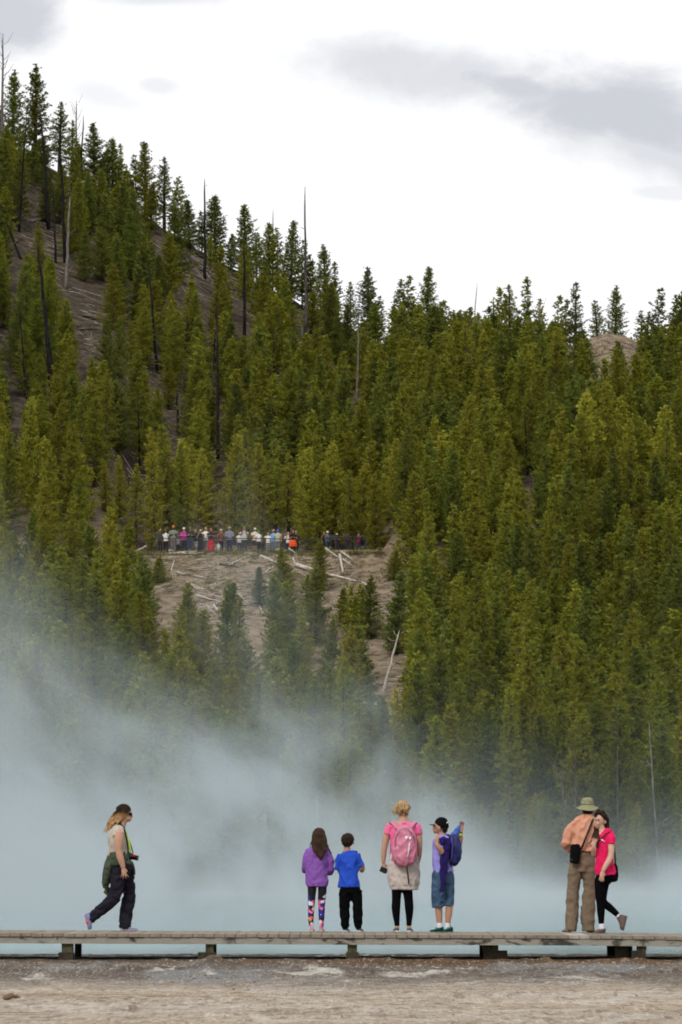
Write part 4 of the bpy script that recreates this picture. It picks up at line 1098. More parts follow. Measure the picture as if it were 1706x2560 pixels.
# ---- 6. man with the sun hat
def hat_man():
    f = Fig(1380, 1970, 6.1907, YP + 0.1, (430, 2210), "person", "man in olive sun hat, peach long-sleeved shirt and khaki trousers seen from behind", "person", GROUP)
    sk = MB()
    f.ball(sk, 555, 300, 0.03, 88, 112, 105); f.ball(sk, 555, 370, 0.06, 60, 50, 60)
    f.tube(sk, [(556, 340, 0.0, 74, 70), (556, 430, 0, 76, 72), (550, 480, 0, 130, 85)])
    for sx in (-1, 1): f.ball(sk, 555 + sx * 88, 350, 0.02, 11, 28, 18)
    f.tube(sk, [(540, 500, 0, 170, 90), (510, 750, 0, 160, 105), (470, 1000, 0, 150, 105), (465, 1250, 0, 140, 105)])
    f.tube(sk, [(340, 560, 0, 50), (215, 800, 0.02, 48), (270, 930, 0.14, 42), (400, 900, 0.28, 32)]); f.hand(sk, 410, 890, 0.28, 1, -0.2, 1.0, 1)
    f.tube(sk, [(690, 560, 0, 50), (735, 800, 0.02, 48), (700, 930, 0.14, 42), (600, 900, 0.28, 32)]); f.hand(sk, 590, 890, 0.28, -1, -0.2, 1.0, -1)
    f.tube(sk, [(370, 1200, 0, 70), (320, 1700, 0, 56), (310, 2180, 0, 40)]); f.tube(sk, [(560, 1200, 0, 70), (565, 1700, 0, 56), (565, 2180, 0, 40)])
    f.part("body", sk, SKIN_T, 0.0095, 2)
    t = MB()
    f.tube(t, [(555, 418, 0, 88, 80), (553, 445, 0, 100, 86), (545, 480, 0, 175, 105), (535, 540, 0, 208, 125), (512, 680, 0, 194, 140), (492, 820, 0, 182, 145), (474, 930, 0, 176, 145), (468, 985, 0, 172, 140)], 24)
    f.tube(t, [(370, 540, 0, 76, 86), (300, 640, 0, 84, 86), (240, 760, 0.0, 88, 86), (222, 860, 0.02, 78, 80), (255, 940, 0.08, 66, 62), (330, 940, 0.2, 56, 54), (400, 905, 0.27, 42, 42)], 16)
    f.tube(t, [(690, 540, 0, 76, 86), (730, 660, 0, 80, 84), (742, 790, 0.0, 78, 82), (730, 880, 0.04, 70, 70), (690, 930, 0.14, 56, 54), (610, 905, 0.27, 42, 42)], 16)
    f.ball(t, 580, 965, -0.05, 90, 38, 110, tilt=-0.2)
    f.part("shirt", t, fabric("peach_cotton", (0.54, 0.265, 0.175), 0.9, 0.10, 80), 0.0105, 2, 0.015, 7.5, (1.1, 1, 0.7))
    t = MB(); f.tube(t, [(470, 985, 0, 172, 135), (470, 1003, 0, 174, 137)], 20); f.solid("belt", t, M_blackplastic)
    t = MB()
    f.tube(t, [(472, 995, 0, 178, 140), (470, 1080, 0, 190, 150), (466, 1200, 0, 204, 155), (462, 1300, 0, 205, 145)], 22)
    f.tube(t, [(372, 1260, 0, 118, 130), (345, 1420, 0, 100, 115), (330, 1560, 0, 92, 104), (322, 1690, 0, 98, 102), (314, 1850, 0, 101, 104), (310, 2020, 0, 98, 104), (300, 2180, 0, 82, 100), (296, 2205, 0, 80, 98)], 18)
    f.tube(t, [(560, 1260, 0, 112, 130), (578, 1420, 0, 92, 115), (584, 1560, 0, 90, 104), (572, 1690, 0, 104, 104), (560, 1850, 0, 112, 106), (556, 2020, 0, 108, 106), (562, 2180, 0, 98, 102), (564, 2208, 0, 96, 100)], 18)
    f.part("trousers", t, fabric("khaki_twill", (0.165, 0.120, 0.085), 0.95, 0.12, 100), 0.0105, 2, 0.0105, 7, (1.0, 1, 0.9))
    br = fabric("tan_shoe", (0.22, 0.155, 0.105), 0.8, 0.2)
    shoe(f, "shoe", (270, 2208, -0.04), (190, 2208, 0.15), br, fabric("brown_sole", (0.08, 0.06, 0.045), 0.8, 0.2), 66, 56)
    shoe(f, "shoe", (580, 2208, -0.04), (640, 2208, 0.15), br, fabric("brown_sole", (0.08, 0.06, 0.045), 0.8, 0.2), 66, 56)
    t = MB(); f.tube(t, [(556, 330, -0.01, 84, 90), (556, 380, -0.02, 80, 80), (556, 402, -0.02, 68, 66)], 14)
    f.part("hair", t, hair_mat("dark_short_hair", [(0.2, (0.012, 0.009, 0.008)), (0.8, (0.035, 0.025, 0.02))], None, 0.2), 0.008, 1)
    # sun hat: crown, band and a wavy brim
    mh = fabric("olive_canvas", (0.215, 0.215, 0.125), 0.95, 0.14, 90)
    t = MB()
    f.tube(t, [(550, 150, 0.02, 34, 40), (551, 158, 0.02, 66, 74), (550, 185, 0.02, 86, 96), (548, 230, 0.02, 98, 108), (546, 280, 0.02, 104, 114), (546, 296, 0.02, 100, 110)], 22)
    hat = f.part("hat", t, mh, 0.008, 2, 0.006, 14)
    b = MB(); n = 40
    for lay in (0, 1):
        for ring in range(4):
            q = ring / 3
            for k in range(n):
                an = 2 * math.pi * k / n
                rx, ry = 102 + 70 * q, 112 + 62 * q
                wave = 12 * q * math.sin(2 * an + 0.6) + 22 * q * (math.cos(an) ** 2) * -1.0
                c = f.c(548, 268, 0.02)
                b.v.append(c + Vector((rx * math.cos(an) * f.k, ry * math.sin(an) * f.k, (-46 * q - 46 * q * max(0, -math.sin(an)) ** 1.2 - 12 * q * (1 - q) * 4 + 16 * q * q * math.cos(an) ** 2 + 7 * q * math.sin(3 * an + 0.8) + lay * 5) * f.k)))
    for ring in range(3):
        for k in range(n):
            k2 = (k + 1) % n
            o_ = 4 * n
            b.f.append([ring * n + k, (ring + 1) * n + k, (ring + 1) * n + k2, ring * n + k2])
            b.f.append([o_ + ring * n + k, o_ + ring * n + k2, o_ + (ring + 1) * n + k2, o_ + (ring + 1) * n + k])
    for k in range(n):
        k2 = (k + 1) % n
        b.f.append([3 * n + k, 7 * n + k, 7 * n + k2, 3 * n + k2])
    f.solid("brim", b, mh, hat)
    t = MB(); f.tube(t, [(547, 244, 0.02, 103, 113), (546, 262, 0.02, 106, 116)], 22, side=(1, 0, 0)); f.solid("hat_band", t, fabric("olive_band", (0.13, 0.13, 0.07), 0.95, 0.1), hat)
    t = MB(); f.tube(t, [(470, 410, 0.06, 3), (450, 395, 0.05, 3), (420, 385, 0.05, 3), (395, 392, 0.05, 2)], 6); f.solid("chin_cord", t, fabric("cord", (0.3, 0.28, 0.2), 0.9, 0.1), hat)
    # pouch on its strap
    pr = empty("shoulder_pouch", f.c(360, 1010, -0.17), "black zipped pouch on a shoulder strap behind the man in the sun hat", "pouch")
    t = MB(); f.tube(t, [(365, 868, -0.16, 48, 30), (366, 895, -0.165, 76, 40), (366, 990, -0.17, 82, 46), (358, 1090, -0.17, 80, 46), (352, 1150, -0.17, 74, 42), (350, 1168, -0.17, 60, 34)], 18)
    f.part("pouch", t, fabric("black_cordura", (0.004, 0.0045, 0.0045), 0.9, 0.3, 120, spec=0.05), 0.008, 2, 0.004, 14, parent=pr)
    t = MB(); f.ball(t, 312, 1112, -0.215, 9, 9, 4); f.solid("badge", t, fabric("grey_tag", (0.10, 0.11, 0.11), 0.5, 0.1), pr)
    t = MB(); f.tube(t, [(440, 960, -0.165, 12, 8), (480, 890, -0.168, 16, 6), (520, 790, -0.165, 15, 5), (570, 660, -0.155, 15, 5), (620, 530, -0.125, 15, 5), (645, 470, -0.07, 15, 6), (640, 450, 0.02, 15, 6), (600, 520, 0.125, 15, 5), (500, 700, 0.16, 15, 5), (380, 860, 0.155, 15, 5), (300, 960, 0.08, 14, 5), (285, 980, -0.08, 14, 5)], 8); f.solid("strap", t, M_blackplastic, pr)
hat_man()

# ---- 7. girl in the crimson shirt
def crimson_girl():
    f = Fig(1380, 1970, 6.1907, YP - 0.42, (780, 2210), "person", "brown-haired girl in crimson shirt and black leggings stepping past the man in the sun hat", "person", GROUP)
    sk = MB()
    f.ball(sk, 738, 485, 0, 92, 112, 92)
    f.ball(sk, 706, 570, -0.02, 56, 54, 56); f.ball(sk, 692, 612, -0.04, 24, 18, 24)
    f.tube(sk, [(672, 500, -0.075, 9, 9), (664, 548, -0.095, 10, 12), (668, 560, -0.092, 15, 12)], 8)             # nose
    f.ball(sk, 676, 588, -0.072, 17, 5, 10); f.ball(sk, 678, 599, -0.070, 15, 6, 10)                                # lips
    f.ball(sk, 672, 488, -0.062, 16, 6, 10); f.ball(sk, 722, 488, -0.076, 20, 6, 10)                                # brows
    f.ball(sk, 715, 550, -0.06, 30, 24, 26)
    f.ball(sk, 830, 525, -0.03, 14, 32, 20)                                                                     # ear
    f.tube(sk, [(750, 560, 0, 56, 56), (772, 640, 0, 54, 54), (790, 700, 0, 92, 74)])
    f.tube(sk, [(800, 700, 0, 110, 80), (810, 950, 0, 110, 85), (820, 1350, 0, 120, 90)])
    f.tube(sk, [(900, 760, -0.05, 52), (920, 880, -0.10, 52), (922, 980, -0.12, 50, 46), (908, 1070, -0.13, 48, 44), (868, 1150, -0.15, 46, 40), (826, 1220, -0.16, 39, 34), (792, 1284, -0.165, 32, 26)])
    f.hand(sk, 788, 1290, -0.165, -0.16, 1, 0.92, -1, 0.35, 0.5)
    f.tube(sk, [(740, 770, 0.05, 46), (690, 900, 0.06, 44), (664, 1050, 0.0, 42), (648, 1020, -0.06, 38), (640, 950, -0.13, 30), (640, 915, -0.15, 26)])
    f.hand(sk, 638, 915, -0.155, 0.22, -1, 0.88, -1, 0.7, 0.5, depth_sign=-1)
    f.tube(sk, [(760, 1350, 0, 72), (750, 1700, 0, 58), (762, 1900, 0, 54), (766, 2110, 0, 34)])
    f.tube(sk, [(820, 1350, 0.06, 66), (790, 1560, 0.06, 62), (776, 1700, 0.06, 52), (800, 1780, 0.06, 48), (868, 1830, 0.07, 44), (940, 1890, 0.08, 40), (1040, 1975, 0.09, 32)])
    body = f.part("body", sk, SKIN_P, 0.0085, 2)
    hb = fabric("brow_brown", (0.030, 0.016, 0.011), 0.9, 0.2, spec=0.05)
    for x, y, d, rx in ((671, 509, -0.070, 14), (722, 508, -0.084, 17)):
        t = MB(); f.ball(t, x, y, d, rx * 0.8, 5, 6); f.solid("eye", t, M_blackplastic, body)
        t = MB(); f.tube(t, [(x - rx * 1.3, y - 21, d, 5, 5), (x, y - 26, d, 4, 5), (x + rx * 1.3, y - 20, d + 0.004, 3, 4)], 8); f.solid("eyebrow", t, hb, body)
    t = MB(); f.tube(t, [(660, 594, -0.080, 4, 4), (677, 592, -0.082, 6, 5), (694, 594, -0.075, 4, 4)], 8); f.solid("lips", t, fabric("lip_rose", (0.30, 0.10, 0.085), 0.6, 0.1), body)
    t = MB()
    f.tube(t, [(800, 662, 0, 66, 64), (818, 685, 0, 110, 82), (838, 740, 0, 136, 105), (836, 850, 0, 136, 118), (815, 960, 0, 128, 120), (808, 1080, 0, 136, 122), (816, 1200, 0, 150, 124), (826, 1300, 0, 160, 128), (828, 1345, 0, 160, 128)], 22)
    f.tube(t, [(900, 740, -0.03, 66, 74), (922, 810, -0.09, 62, 66), (926, 880, -0.11, 60, 62)], 14)
    f.tube(t, [(760, 760, 0.04, 62, 66), (715, 850, 0.06, 58, 60)], 12)
    f.part("shirt", t, fabric("crimson_cotton", (0.62, 0.012, 0.090), 0.9, 0.10, 80), 0.0105, 2, 0.012, 8, (1, 1, 0.7))
    t = MB(); f.ball(t, 776, 802, -0.134, 14, 8, 4); f.tube(t, [(780, 810, -0.134, 3, 3), (822, 826, -0.136, 4, 3)], 6); f.solid("shirt_logo", t, wp_white)
    t = MB()
    f.tube(t, [(826, 1300, 0, 140, 112), (812, 1380, 0, 136, 110), (795, 1460, 0.02, 118, 100)], 18)
    f.tube(t, [(752, 1400, -0.02, 92, 100), (745, 1540, -0.02, 84, 88), (748, 1690, -0.02, 74, 76), (756, 1790, -0.015, 66, 70), (760, 1900, -0.01, 64, 66), (764, 2010, 0, 50, 54), (766, 2108, 0, 42, 44)], 16)
    f.tube(t, [(820, 1400, 0.06, 88, 96), (790, 1560, 0.06, 82, 86), (776, 1700, 0.06, 74, 78), (800, 1780, 0.06, 66, 70), (868, 1830, 0.07, 62, 60), (940, 1890, 0.08, 54, 52), (1010, 1955, 0.09, 44, 44), (1030, 1975, 0.09, 40, 42)], 16)
    f.part("leggings", t, B_black, 0.009, 2)
    sock = fabric("white_sock", (0.60, 0.56, 0.64), 0.95, 0.08)
    t = MB(); f.tube(t, [(765, 2100, 0, 46, 48), (772, 2150, 0, 46, 48), (774, 2190, 0, 46, 50)], 14); f.part("sock", t, sock, 0.007, 1)
    t = MB(); f.tube(t, [(1010, 1965, 0.09, 44, 46), (1060, 2000, 0.09, 48, 48), (1092, 2030, 0.09, 48, 48)], 14); f.part("sock", t, sock, 0.007, 1)
    hs = fabric("taupe_hiking_shoe", (0.115, 0.080, 0.072), 0.8, 0.35); so = fabric("tan_sole", (0.17, 0.14, 0.11), 0.85, 0.3)
    shoe(f, "shoe", (815, 2212, 0.03), (672, 2212, -0.10), hs, so, 88, 50)
    shoe(f, "shoe", (1172, 1985, 0.09), (1118, 2205, 0.07), hs, so, 160, 60, False, up=(-1, 0, 0.25))
    # hair
    t = MB()
    f.ball(t, 762, 455, 0.03, 104, 98, 92); f.ball(t, 790, 500, 0.04, 84, 96, 80)
    f.tube(t, [(740, 372, -0.02, 50, 60), (690, 400, -0.05, 34, 40), (660, 445, -0.055, 18, 26)], 10)
    f.tube(t, [(760, 380, -0.03, 60, 60), (812, 430, -0.05, 46, 44), (826, 490, -0.045, 24, 26)], 10)
    f.tube(t, [(830, 470, 0.03, 56, 60), (848, 580, 0.03, 40, 50), (846, 670, 0.03, 30, 40)], 12)
    lock_strands(f, t, ((800, 420, 0.06), (840, 470, 0.04)), [(830, 540, 0.0), (840, 660, 0.0)], 6, 30, 20, 41)
    f.tube(t, [(700, 560, 0.06, 50, 40), (700, 660, 0.04, 56, 40), (690, 760, -0.02, 50, 34), (668, 850, -0.06, 28, 24)], 12)
    lock_strands(f, t, ((690, 600, 0.04), (730, 640, 0.0)), [(670, 720, -0.06), (640, 830, -0.09), (615, 880, -0.10)], 6, 24, 40, 43)
    z1, z0 = f.c(0, 640).z, f.c(0, 830).z
    f.part("hair", t, hair_mat("long_brown_hair", [(0.0, (0.15, 0.085, 0.05)), (0.5, (0.05, 0.027, 0.018)), (1.0, (0.036, 0.019, 0.014))], (z0, z1)), 0.008, 1, 0.005, 24, (1.2, 1, 0.4))
    br = empty("shoulder_bag", f.c(960, 1380, 0.06), "black slouchy shoulder bag hanging behind the girl in the crimson shirt", "bag")
    t = MB(); f.tube(t, [(985, 1170, 0.07, 18, 30), (975, 1250, 0.06, 46, 60), (955, 1340, 0.04, 76, 76), (940, 1410, 0.03, 82, 72), (945, 1452, 0.03, 50, 46)], 16)
    f.part("bag", t, fabric("black_canvas", (0.004, 0.004, 0.0045), 0.9, 0.3, 100, spec=0.04), 0.009, 2, 0.008, 12, parent=br)
    t = MB(); f.tube(t, [(985, 1180, 0.06, 14, 8), (978, 1020, 0.06, 14, 6), (962, 880, 0.05, 14, 6), (940, 740, 0.0, 14, 6), (895, 680, -0.07, 13, 6), (840, 705, -0.115, 13, 5), (770, 780, -0.13, 13, 5), (715, 850, -0.11, 13, 5), (690, 980, 0.02, 12, 5)], 8)
    f.part("strap", t, M_blackplastic, 0.006, 0, parent=br)
crimson_girl()
# ------------------------------------------------------------------ the overlook: railing, sign panel, visitors
M_rail = fabric("rail_steel", (0.035, 0.036, 0.038), 0.6, 0.3, 20)
OV = 287.2                                     # distance of the railing line
def bench(px, Y, lift=0.0):
    x = (px - CX) / F * Y * 1.0
    p = at(px, 1376, Y)
    return Vector((p.x, Y, hz(p.x, Y) + lift))
r0 = bench(655, OV)
rail = empty("railing", r0, "dark steel railing with thin bars along the front of the hillside overlook", "railing")
posts = [(349, OV + 6.0), (372, OV + 3.0), (394, OV), (480, OV), (565, OV), (663, OV), (763, OV), (840, OV), (916, OV)]
tops = []
for px, Y in posts:
    b = bench(px, Y)
    top = b + Vector((0, 0, 1.06))
    tops.append((b, top))
    MB().box((b.x - 0.04, b.y - 0.04, b.z - 0.3), (b.x + 0.04, b.y + 0.04, top.z)).build("post", M_rail, rail, False)
for (b0, t0), (b1, t1) in zip(tops[:-1], tops[1:]):
    MB().tube([t0 + Vector((0, 0, .01)), t1 + Vector((0, 0, .01))], [(0.035, 0.03)] * 2, 6).build("top_rail", M_rail, rail, False)
    m = MB()
    for q in (0.18, 0.34, 0.5, 0.66, 0.82):
        m.tube([b0.lerp(t0, q), b1.lerp(t1, q)], 0.012, 5)
    m.build("wires", M_rail, rail, False)
e = tops[-1]
b = bench(913, OV + 7); MB().tube([e[1], b + Vector((0, 0, 1.06))], 0.032, 6).build("top_rail", M_rail, rail, False)
MB().box((b.x - 0.04, b.y - 0.04, b.z - 0.3), (b.x + 0.04, b.y + 0.04, b.z + 1.06)).build("post", M_rail, rail, False)
# the sign panel
c = bench(833, OV + 0.5)
sg = empty("information_panel", c, "dark tilted information panel on two legs at the overlook railing", "sign")
M_panel = fabric("panel_dark", (0.010, 0.011, 0.014), 0.5, 0.3, 10)
MB().box((-0.30, -0.02, -0.18), (0.30, 0.02, 0.18), Matrix.Translation(c + Vector((0, 0, 1.10))) @ Matrix.Rotation(math.radians(-20), 4, 'X')).build("panel", M_panel, sg, False)
for sx in (-0.2, 0.2): MB().box((c.x + sx - 0.03, c.y - 0.03, c.z - 0.2), (c.x + sx + 0.03, c.y + 0.03, c.z + 1.0)).build("leg", M_rail, sg, False)

def visitor(px, top, label, shirt, legs, head, pose='rest', build=1.0, skin='m', legkind='trousers', dY=1.2, hair=None, extra=None, turn=0.0):
    Y = OV + dY
    foot = bench(px, Y)
    H = at(px, top, Y).z - foot.z
    sc = H / 1.72
    root = empty("person", foot, label, "person", "visitors at the overlook")
    def P(x, y, z):        # body frame in metres for a 1.72 m person, x to the viewer's right, -y to the viewer
        ca, sa = math.cos(turn), math.sin(turn)
        return foot + Vector(((x * ca - y * sa) * sc, (x * sa + y * ca) * sc, z * sc))
    def T(mb, pts, n=10, side=None):
        mb.tube([P(*q[:3]) for q in pts], [((q[3] * sc * build), ((q[4] if len(q) > 4 else q[3]) * sc * build)) for q in pts], n, side=side or (1, 0, 0))
    def part(name, mb, col, voxel=0.02, parent=None):
        return link(name, remesh(mb, voxel * max(sc, 0.55), 2, name=name), fabric("cloth_" + name, col, 0.9, 0.15, 30, spec=0.1), parent or root)
    w = 0.19
    # arms
    if pose == 'raised':       # both hands at the face, with a phone or camera
        arms = [[(s * w, 0, 1.38, .05), (s * 0.27, -0.06, 1.15, .045), (s * 0.10, -0.24, 1.42, .035), (s * 0.05, -0.25, 1.50, .03)] for s in (-1, 1)]
    elif pose == 'chest':      # hands together at the chest
        arms = [[(s * w, 0, 1.38, .05), (s * 0.26, -0.04, 1.12, .045), (s * 0.10, -0.22, 1.18, .035), (s * 0.04, -0.24, 1.22, .03)] for s in (-1, 1)]
    elif pose == 'lean':       # forearms on the rail
        arms = [[(s * w, 0, 1.38, .05), (s * 0.27, -0.10, 1.14, .045), (s * 0.14, -0.32, 1.08, .035), (s * 0.08, -0.36, 1.09, .03)] for s in (-1, 1)]
    elif pose == 'out':
        arms = [[(-w, 0, 1.38, .05), (-0.34, -0.05, 1.26, .045), (-0.52, -0.08, 1.20, .035), (-0.60, -0.08, 1.20, .03)], [(w, 0, 1.38, .05), (0.25, 0, 1.12, .045), (0.24, -0.06, 0.90, .035), (0.24, -0.08, 0.80, .03)]]
    else:
        arms = [[(s * w, 0, 1.38, .05), (s * 0.25, 0.01, 1.12, .045), (s * 0.25, -0.06, 0.92, .035), (s * 0.245, -0.08, 0.80, .03)] for s in (-1, 1)]
    sk = MB()
    sk.ball(P(0, -0.01, 1.60), (0.078 * sc, 0.095 * sc, 0.115 * sc)); sk.ball(P(0, -0.06, 1.545), (0.05 * sc, 0.05 * sc, 0.05 * sc)); sk.ball(P(0, -0.112, 1.585), (0.016 * sc, 0.02 * sc, 0.025 * sc), 8, 6)
    T(sk, [(0, 0, 1.55, .055), (0, 0.01, 1.44, .06), (0, 0.01, 1.36, .14, .09), (0, 0, 1.0, .13, .09), (0, 0, 0.88, .14, .10)])
    for a in arms: T(sk, a, 8)
    for s in (-1, 1): T(sk, [(s * .085, 0, 0.9, .07), (s * .09, -0.01, 0.48, .05), (s * .095, 0.01, 0.08, .04), (s * .10, -0.10, 0.04, .04, .035)])
    tone = dict(m=(0.36, 0.19, 0.125), d=(0.17, 0.085, 0.055), l=(0.48, 0.29, 0.215))[skin]
    part("body", sk, tone, 0.017)
    t = MB()
    T(t, [(0, 0, 1.46, .07), (0, 0, 1.42, .14, .09), (0, 0, 1.34, .20, .12), (0, 0, 1.15, .185, .135), (0, 0, 0.98, .18, .135), (0, 0, 0.86, .19, .14)], 14)
    for a in arms:
        m = [tuple((a[1][i] * 0.62 + a[0][i] * 0.38) for i in range(3)) + (.068,)]
        T(t, [a[0][:3] + (.075,)] + m + ([a[1][:3] + (.06,), tuple((a[2][i] * 0.7 + a[1][i] * 0.3) for i in range(3)) + (.05,)] if extra == 'long' else []), 10)
    part("shirt" if extra != 'long' else "jacket", t, shirt)
    t = MB()
    if legkind == 'skirt':
        T(t, [(0, 0, 1.0, .15, .12), (0, 0, 0.85, .19, .15), (0, 0, 0.4, .21, .17), (0, 0, 0.12, .22, .18)], 14)
    else:
        end = 0.50 if legkind == 'shorts' else 0.07
        T(t, [(0, 0, 1.0, .16, .12), (0, 0, 0.86, .18, .135), (0, 0, 0.78, .18, .13)], 14)
        for s in (-1, 1): T(t, [(s * .09, 0, 0.84, .098, .11), (s * .095, 0, 0.6, .085, .09), (s * .095, -0.005, 0.5, .078, .085)] + ([] if legkind == 'shorts' else [(s * .098, 0.0, 0.3, .07, .075), (s * .10, 0.0, end, .065, .075)]), 10)
    part(legkind, t, legs)
    kind, col = head
    t = MB()
    if kind == 'long':
        t.ball(P(0, 0.02, 1.63), (0.092 * sc, 0.10 * sc, 0.11 * sc)); T(t, [(0, 0.03, 1.62, .095, .07), (0, 0.07, 1.45, .10, .05), (0, 0.09, 1.25, .08, .035)])
        for s in (-1, 1): T(t, [(s * .075, -0.02, 1.62, .035), (s * .095, -0.05, 1.45, .035), (s * .09, -0.09, 1.28, .02)], 8)
        part("hair", t, col, 0.015)
    elif kind == 'short':
        t.ball(P(0, 0.022, 1.64), (0.086 * sc, 0.092 * sc, 0.092 * sc)); part("hair", t, col, 0.015)
    elif kind == 'turban':
        t.ball(P(0, 0.01, 1.665), (0.115 * sc, 0.12 * sc, 0.085 * sc)); t.ball(P(0.01, -0.03, 1.70), (0.085 * sc, 0.09 * sc, 0.06 * sc)); part("turban", t, col, 0.015)
        t = MB(); t.ball(P(0, -0.075, 1.53), (0.06 * sc, 0.05 * sc, 0.07 * sc)); part("beard", t, (0.02, 0.015, 0.013), 0.012)
    else:
        t.ball(P(0, 0.0, 1.655), (0.094 * sc, 0.105 * sc, 0.082 * sc))
        if kind == 'cap': T(t, [(0, -0.07, 1.655, .075, .012), (0, -0.19, 1.635, .06, .008)], 10, side=(1, 0, 0))
        else: t.tube([P(0, 0, 1.632), P(0, 0, 1.65)], [0.165 * sc, 0.15 * sc], 16)
        part(kind, t, col, 0.014)
        if hair:
            t = MB(); T(t, [(0, 0.05, 1.62, .08, .05), (0, 0.07, 1.5, .075, .035)] + ([(0, 0.09, 1.3, .06, .03)] if hair[0] == 'long' else [])); part("hair", t, hair[1], 0.015)
    return root, P, sc

W, BK = (0.62, 0.60, 0.57), (0.012, 0.012, 0.014)
JE = (0.030, 0.045, 0.095)
visitor(401, 1321, "visitor in dark grey-green jacket at the left end of the overlook railing", (0.045, 0.050, 0.042), (0.03, 0.03, 0.032), ('short', (0.01, 0.008, 0.007)), 'rest', 0.92, extra='long')
visitor(415, 1323, "long black-haired visitor in white top and black trousers beside the orange turban", W, BK, ('long', (0.010, 0.008, 0.008)), 'rest', 0.95, 'd')
visitor(434, 1315, "tall man with orange turban and grey-green shirt at the railing", (0.16, 0.19, 0.16), (0.13, 0.12, 0.11), ('turban', (0.60, 0.17, 0.025)), 'chest', 1.15, 'd', dY=1.0)
visitor(445, 1338, "child in white shirt and jeans beside the man with the orange turban", W, JE, ('cap', (0.6, 0.56, 0.5)), 'rest', 0.95, dY=1.5)
visitor(460, 1319, "visitor in magenta top and white hat with hands at the chest", (0.34, 0.035, 0.22), (0.02, 0.022, 0.03), ('cap', (0.66, 0.63, 0.58)), 'chest', 1.08, 'l', extra='long')
visitor(476, 1318, "man in charcoal jacket, grey cap and blue jeans with folded hands", (0.030, 0.032, 0.032), JE, ('cap', (0.15, 0.14, 0.11)), 'chest', 1.08, extra='long')
visitor(489, 1323, "visitor in black shirt and pale shorts between the charcoal jacket and black dress", (0.022, 0.026, 0.024), (0.42, 0.40, 0.38), ('short', (0.10, 0.07, 0.05)), 'rest', 1.0, legkind='shorts', dY=1.6)
visitor(502, 1324, "woman in long black dress and beige cap raising a camera", BK, BK, ('cap', (0.45, 0.37, 0.24)), 'raised', 0.95, legkind='skirt', hair=('long', (0.04, 0.025, 0.018)))
visitor(515, 1318, "bald visitor in white shirt and patterned shorts", W, (0.22, 0.21, 0.20), ('short', (0.30, 0.17, 0.11)), 'rest', 1.0, legkind='shorts', dY=1.7)
visitor(528, 1320, "woman in black top and long red skirt leaning on the railing", (0.016, 0.013, 0.016), (0.42, 0.012, 0.028), ('long', (0.14, 0.06, 0.035)), 'chest', 1.05, legkind='skirt')
visitor(553, 1323, "visitor in brick plaid shirt and cream hat taking a photo", (0.15, 0.055, 0.050), BK, ('cap', (0.55, 0.48, 0.32)), 'raised', 0.98)
visitor(547, 1357, "small child in white with a coral hat at the railing foot", (0.55, 0.55, 0.58), (0.40, 0.42, 0.48), ('sun_hat', (0.62, 0.18, 0.12)), 'rest', 1.15, 'l', dY=0.9)
visitor(574, 1317, "man in blue-grey shirt, straw hat and navy trousers", (0.14, 0.17, 0.23), (0.022, 0.026, 0.055), ('sun_hat', (0.42, 0.22, 0.15)), 'lean', 1.12)
visitor(599, 1330, "half-hidden visitor in white shirt with an orange bag", W, (0.05, 0.05, 0.06), ('short', (0.08, 0.05, 0.03)), 'rest', 0.9, dY=1.9)
visitor(611, 1318, "man in light grey shirt, green-grey cap and dark trousers taking a photo", (0.40, 0.40, 0.38), (0.03, 0.03, 0.035), ('cap', (0.16, 0.20, 0.15)), 'raised', 1.12)
visitor(638, 1320, "visitor in cream shirt, white cap and dark shorts", (0.55, 0.49, 0.38), (0.025, 0.026, 0.032), ('cap', W), 'chest', 1.0, legkind='shorts')
visitor(647, 1327, "youth in white shirt and green cap beside the cream shirt", W, BK, ('cap', (0.02, 0.22, 0.08)), 'rest', 1.05, dY=0.9, turn=0.6)
visitor(671, 1331, "visitor in white sleeveless top pointing one arm to the left", W, (0.20, 0.19, 0.18), ('short', (0.05, 0.03, 0.02)), 'out', 0.95)
visitor(684, 1324, "visitor in light blue shirt with sandy hair", (0.13, 0.30, 0.60), (0.13, 0.16, 0.22), ('sun_hat', (0.42, 0.27, 0.15)), 'rest', 1.02, turn=-0.5)
visitor(695, 1323, "visitor in pale grey-green shirt and bright blue cap", (0.34, 0.37, 0.30), (0.14, 0.15, 0.13), ('cap', (0.02, 0.12, 0.62)), 'rest', 1.02, dY=0.95)
visitor(721, 1330, "fair-haired visitor in white jacket and jeans raising a camera", W, JE, ('long', (0.30, 0.19, 0.10)), 'raised', 0.92, extra='long')
p_, PP, s_ = visitor(733, 1325, "woman with long black hair and bright orange jacket tied round her waist", BK, (0.02, 0.02, 0.024), ('long', (0.008, 0.007, 0.007)), 'chest', 1.0, dY=0.9)
t = MB(); t.tube([PP(0, 0, z) for z in (1.04, 0.95, 0.8, 0.62, 0.52)], [(a * s_, b * s_) for a, b in ((.17, .15), (.21, .17), (.25, .19), (.28, .19), (.26, .17))], 14, side=(1, 0, 0))
link("tied_jacket", remesh(t, 0.018, 1, 0.02, 8, name="tied_jacket"), fabric("orange_shell", (0.78, 0.10, 0.012), 0.7, 0.12), p_)
visitor(741, 1328, "visitor in dark jacket and grey cap behind the orange waist jacket", (0.03, 0.03, 0.032), BK, ('cap', (0.25, 0.25, 0.25)), 'rest', 0.95, dY=1.9, extra='long')
visitor(811, 1330, "brown-haired visitor in black half behind the white cap by the sign", BK, BK, ('long', (0.06, 0.035, 0.022)), 'raised', 0.95, dY=1.9)
visitor(819, 1328, "visitor in white cap and grey-teal jacket looking at the information panel", (0.085, 0.12, 0.125), (0.035, 0.05, 0.075), ('cap', W), 'chest', 1.08, extra='long', dY=1.0, turn=0.8)
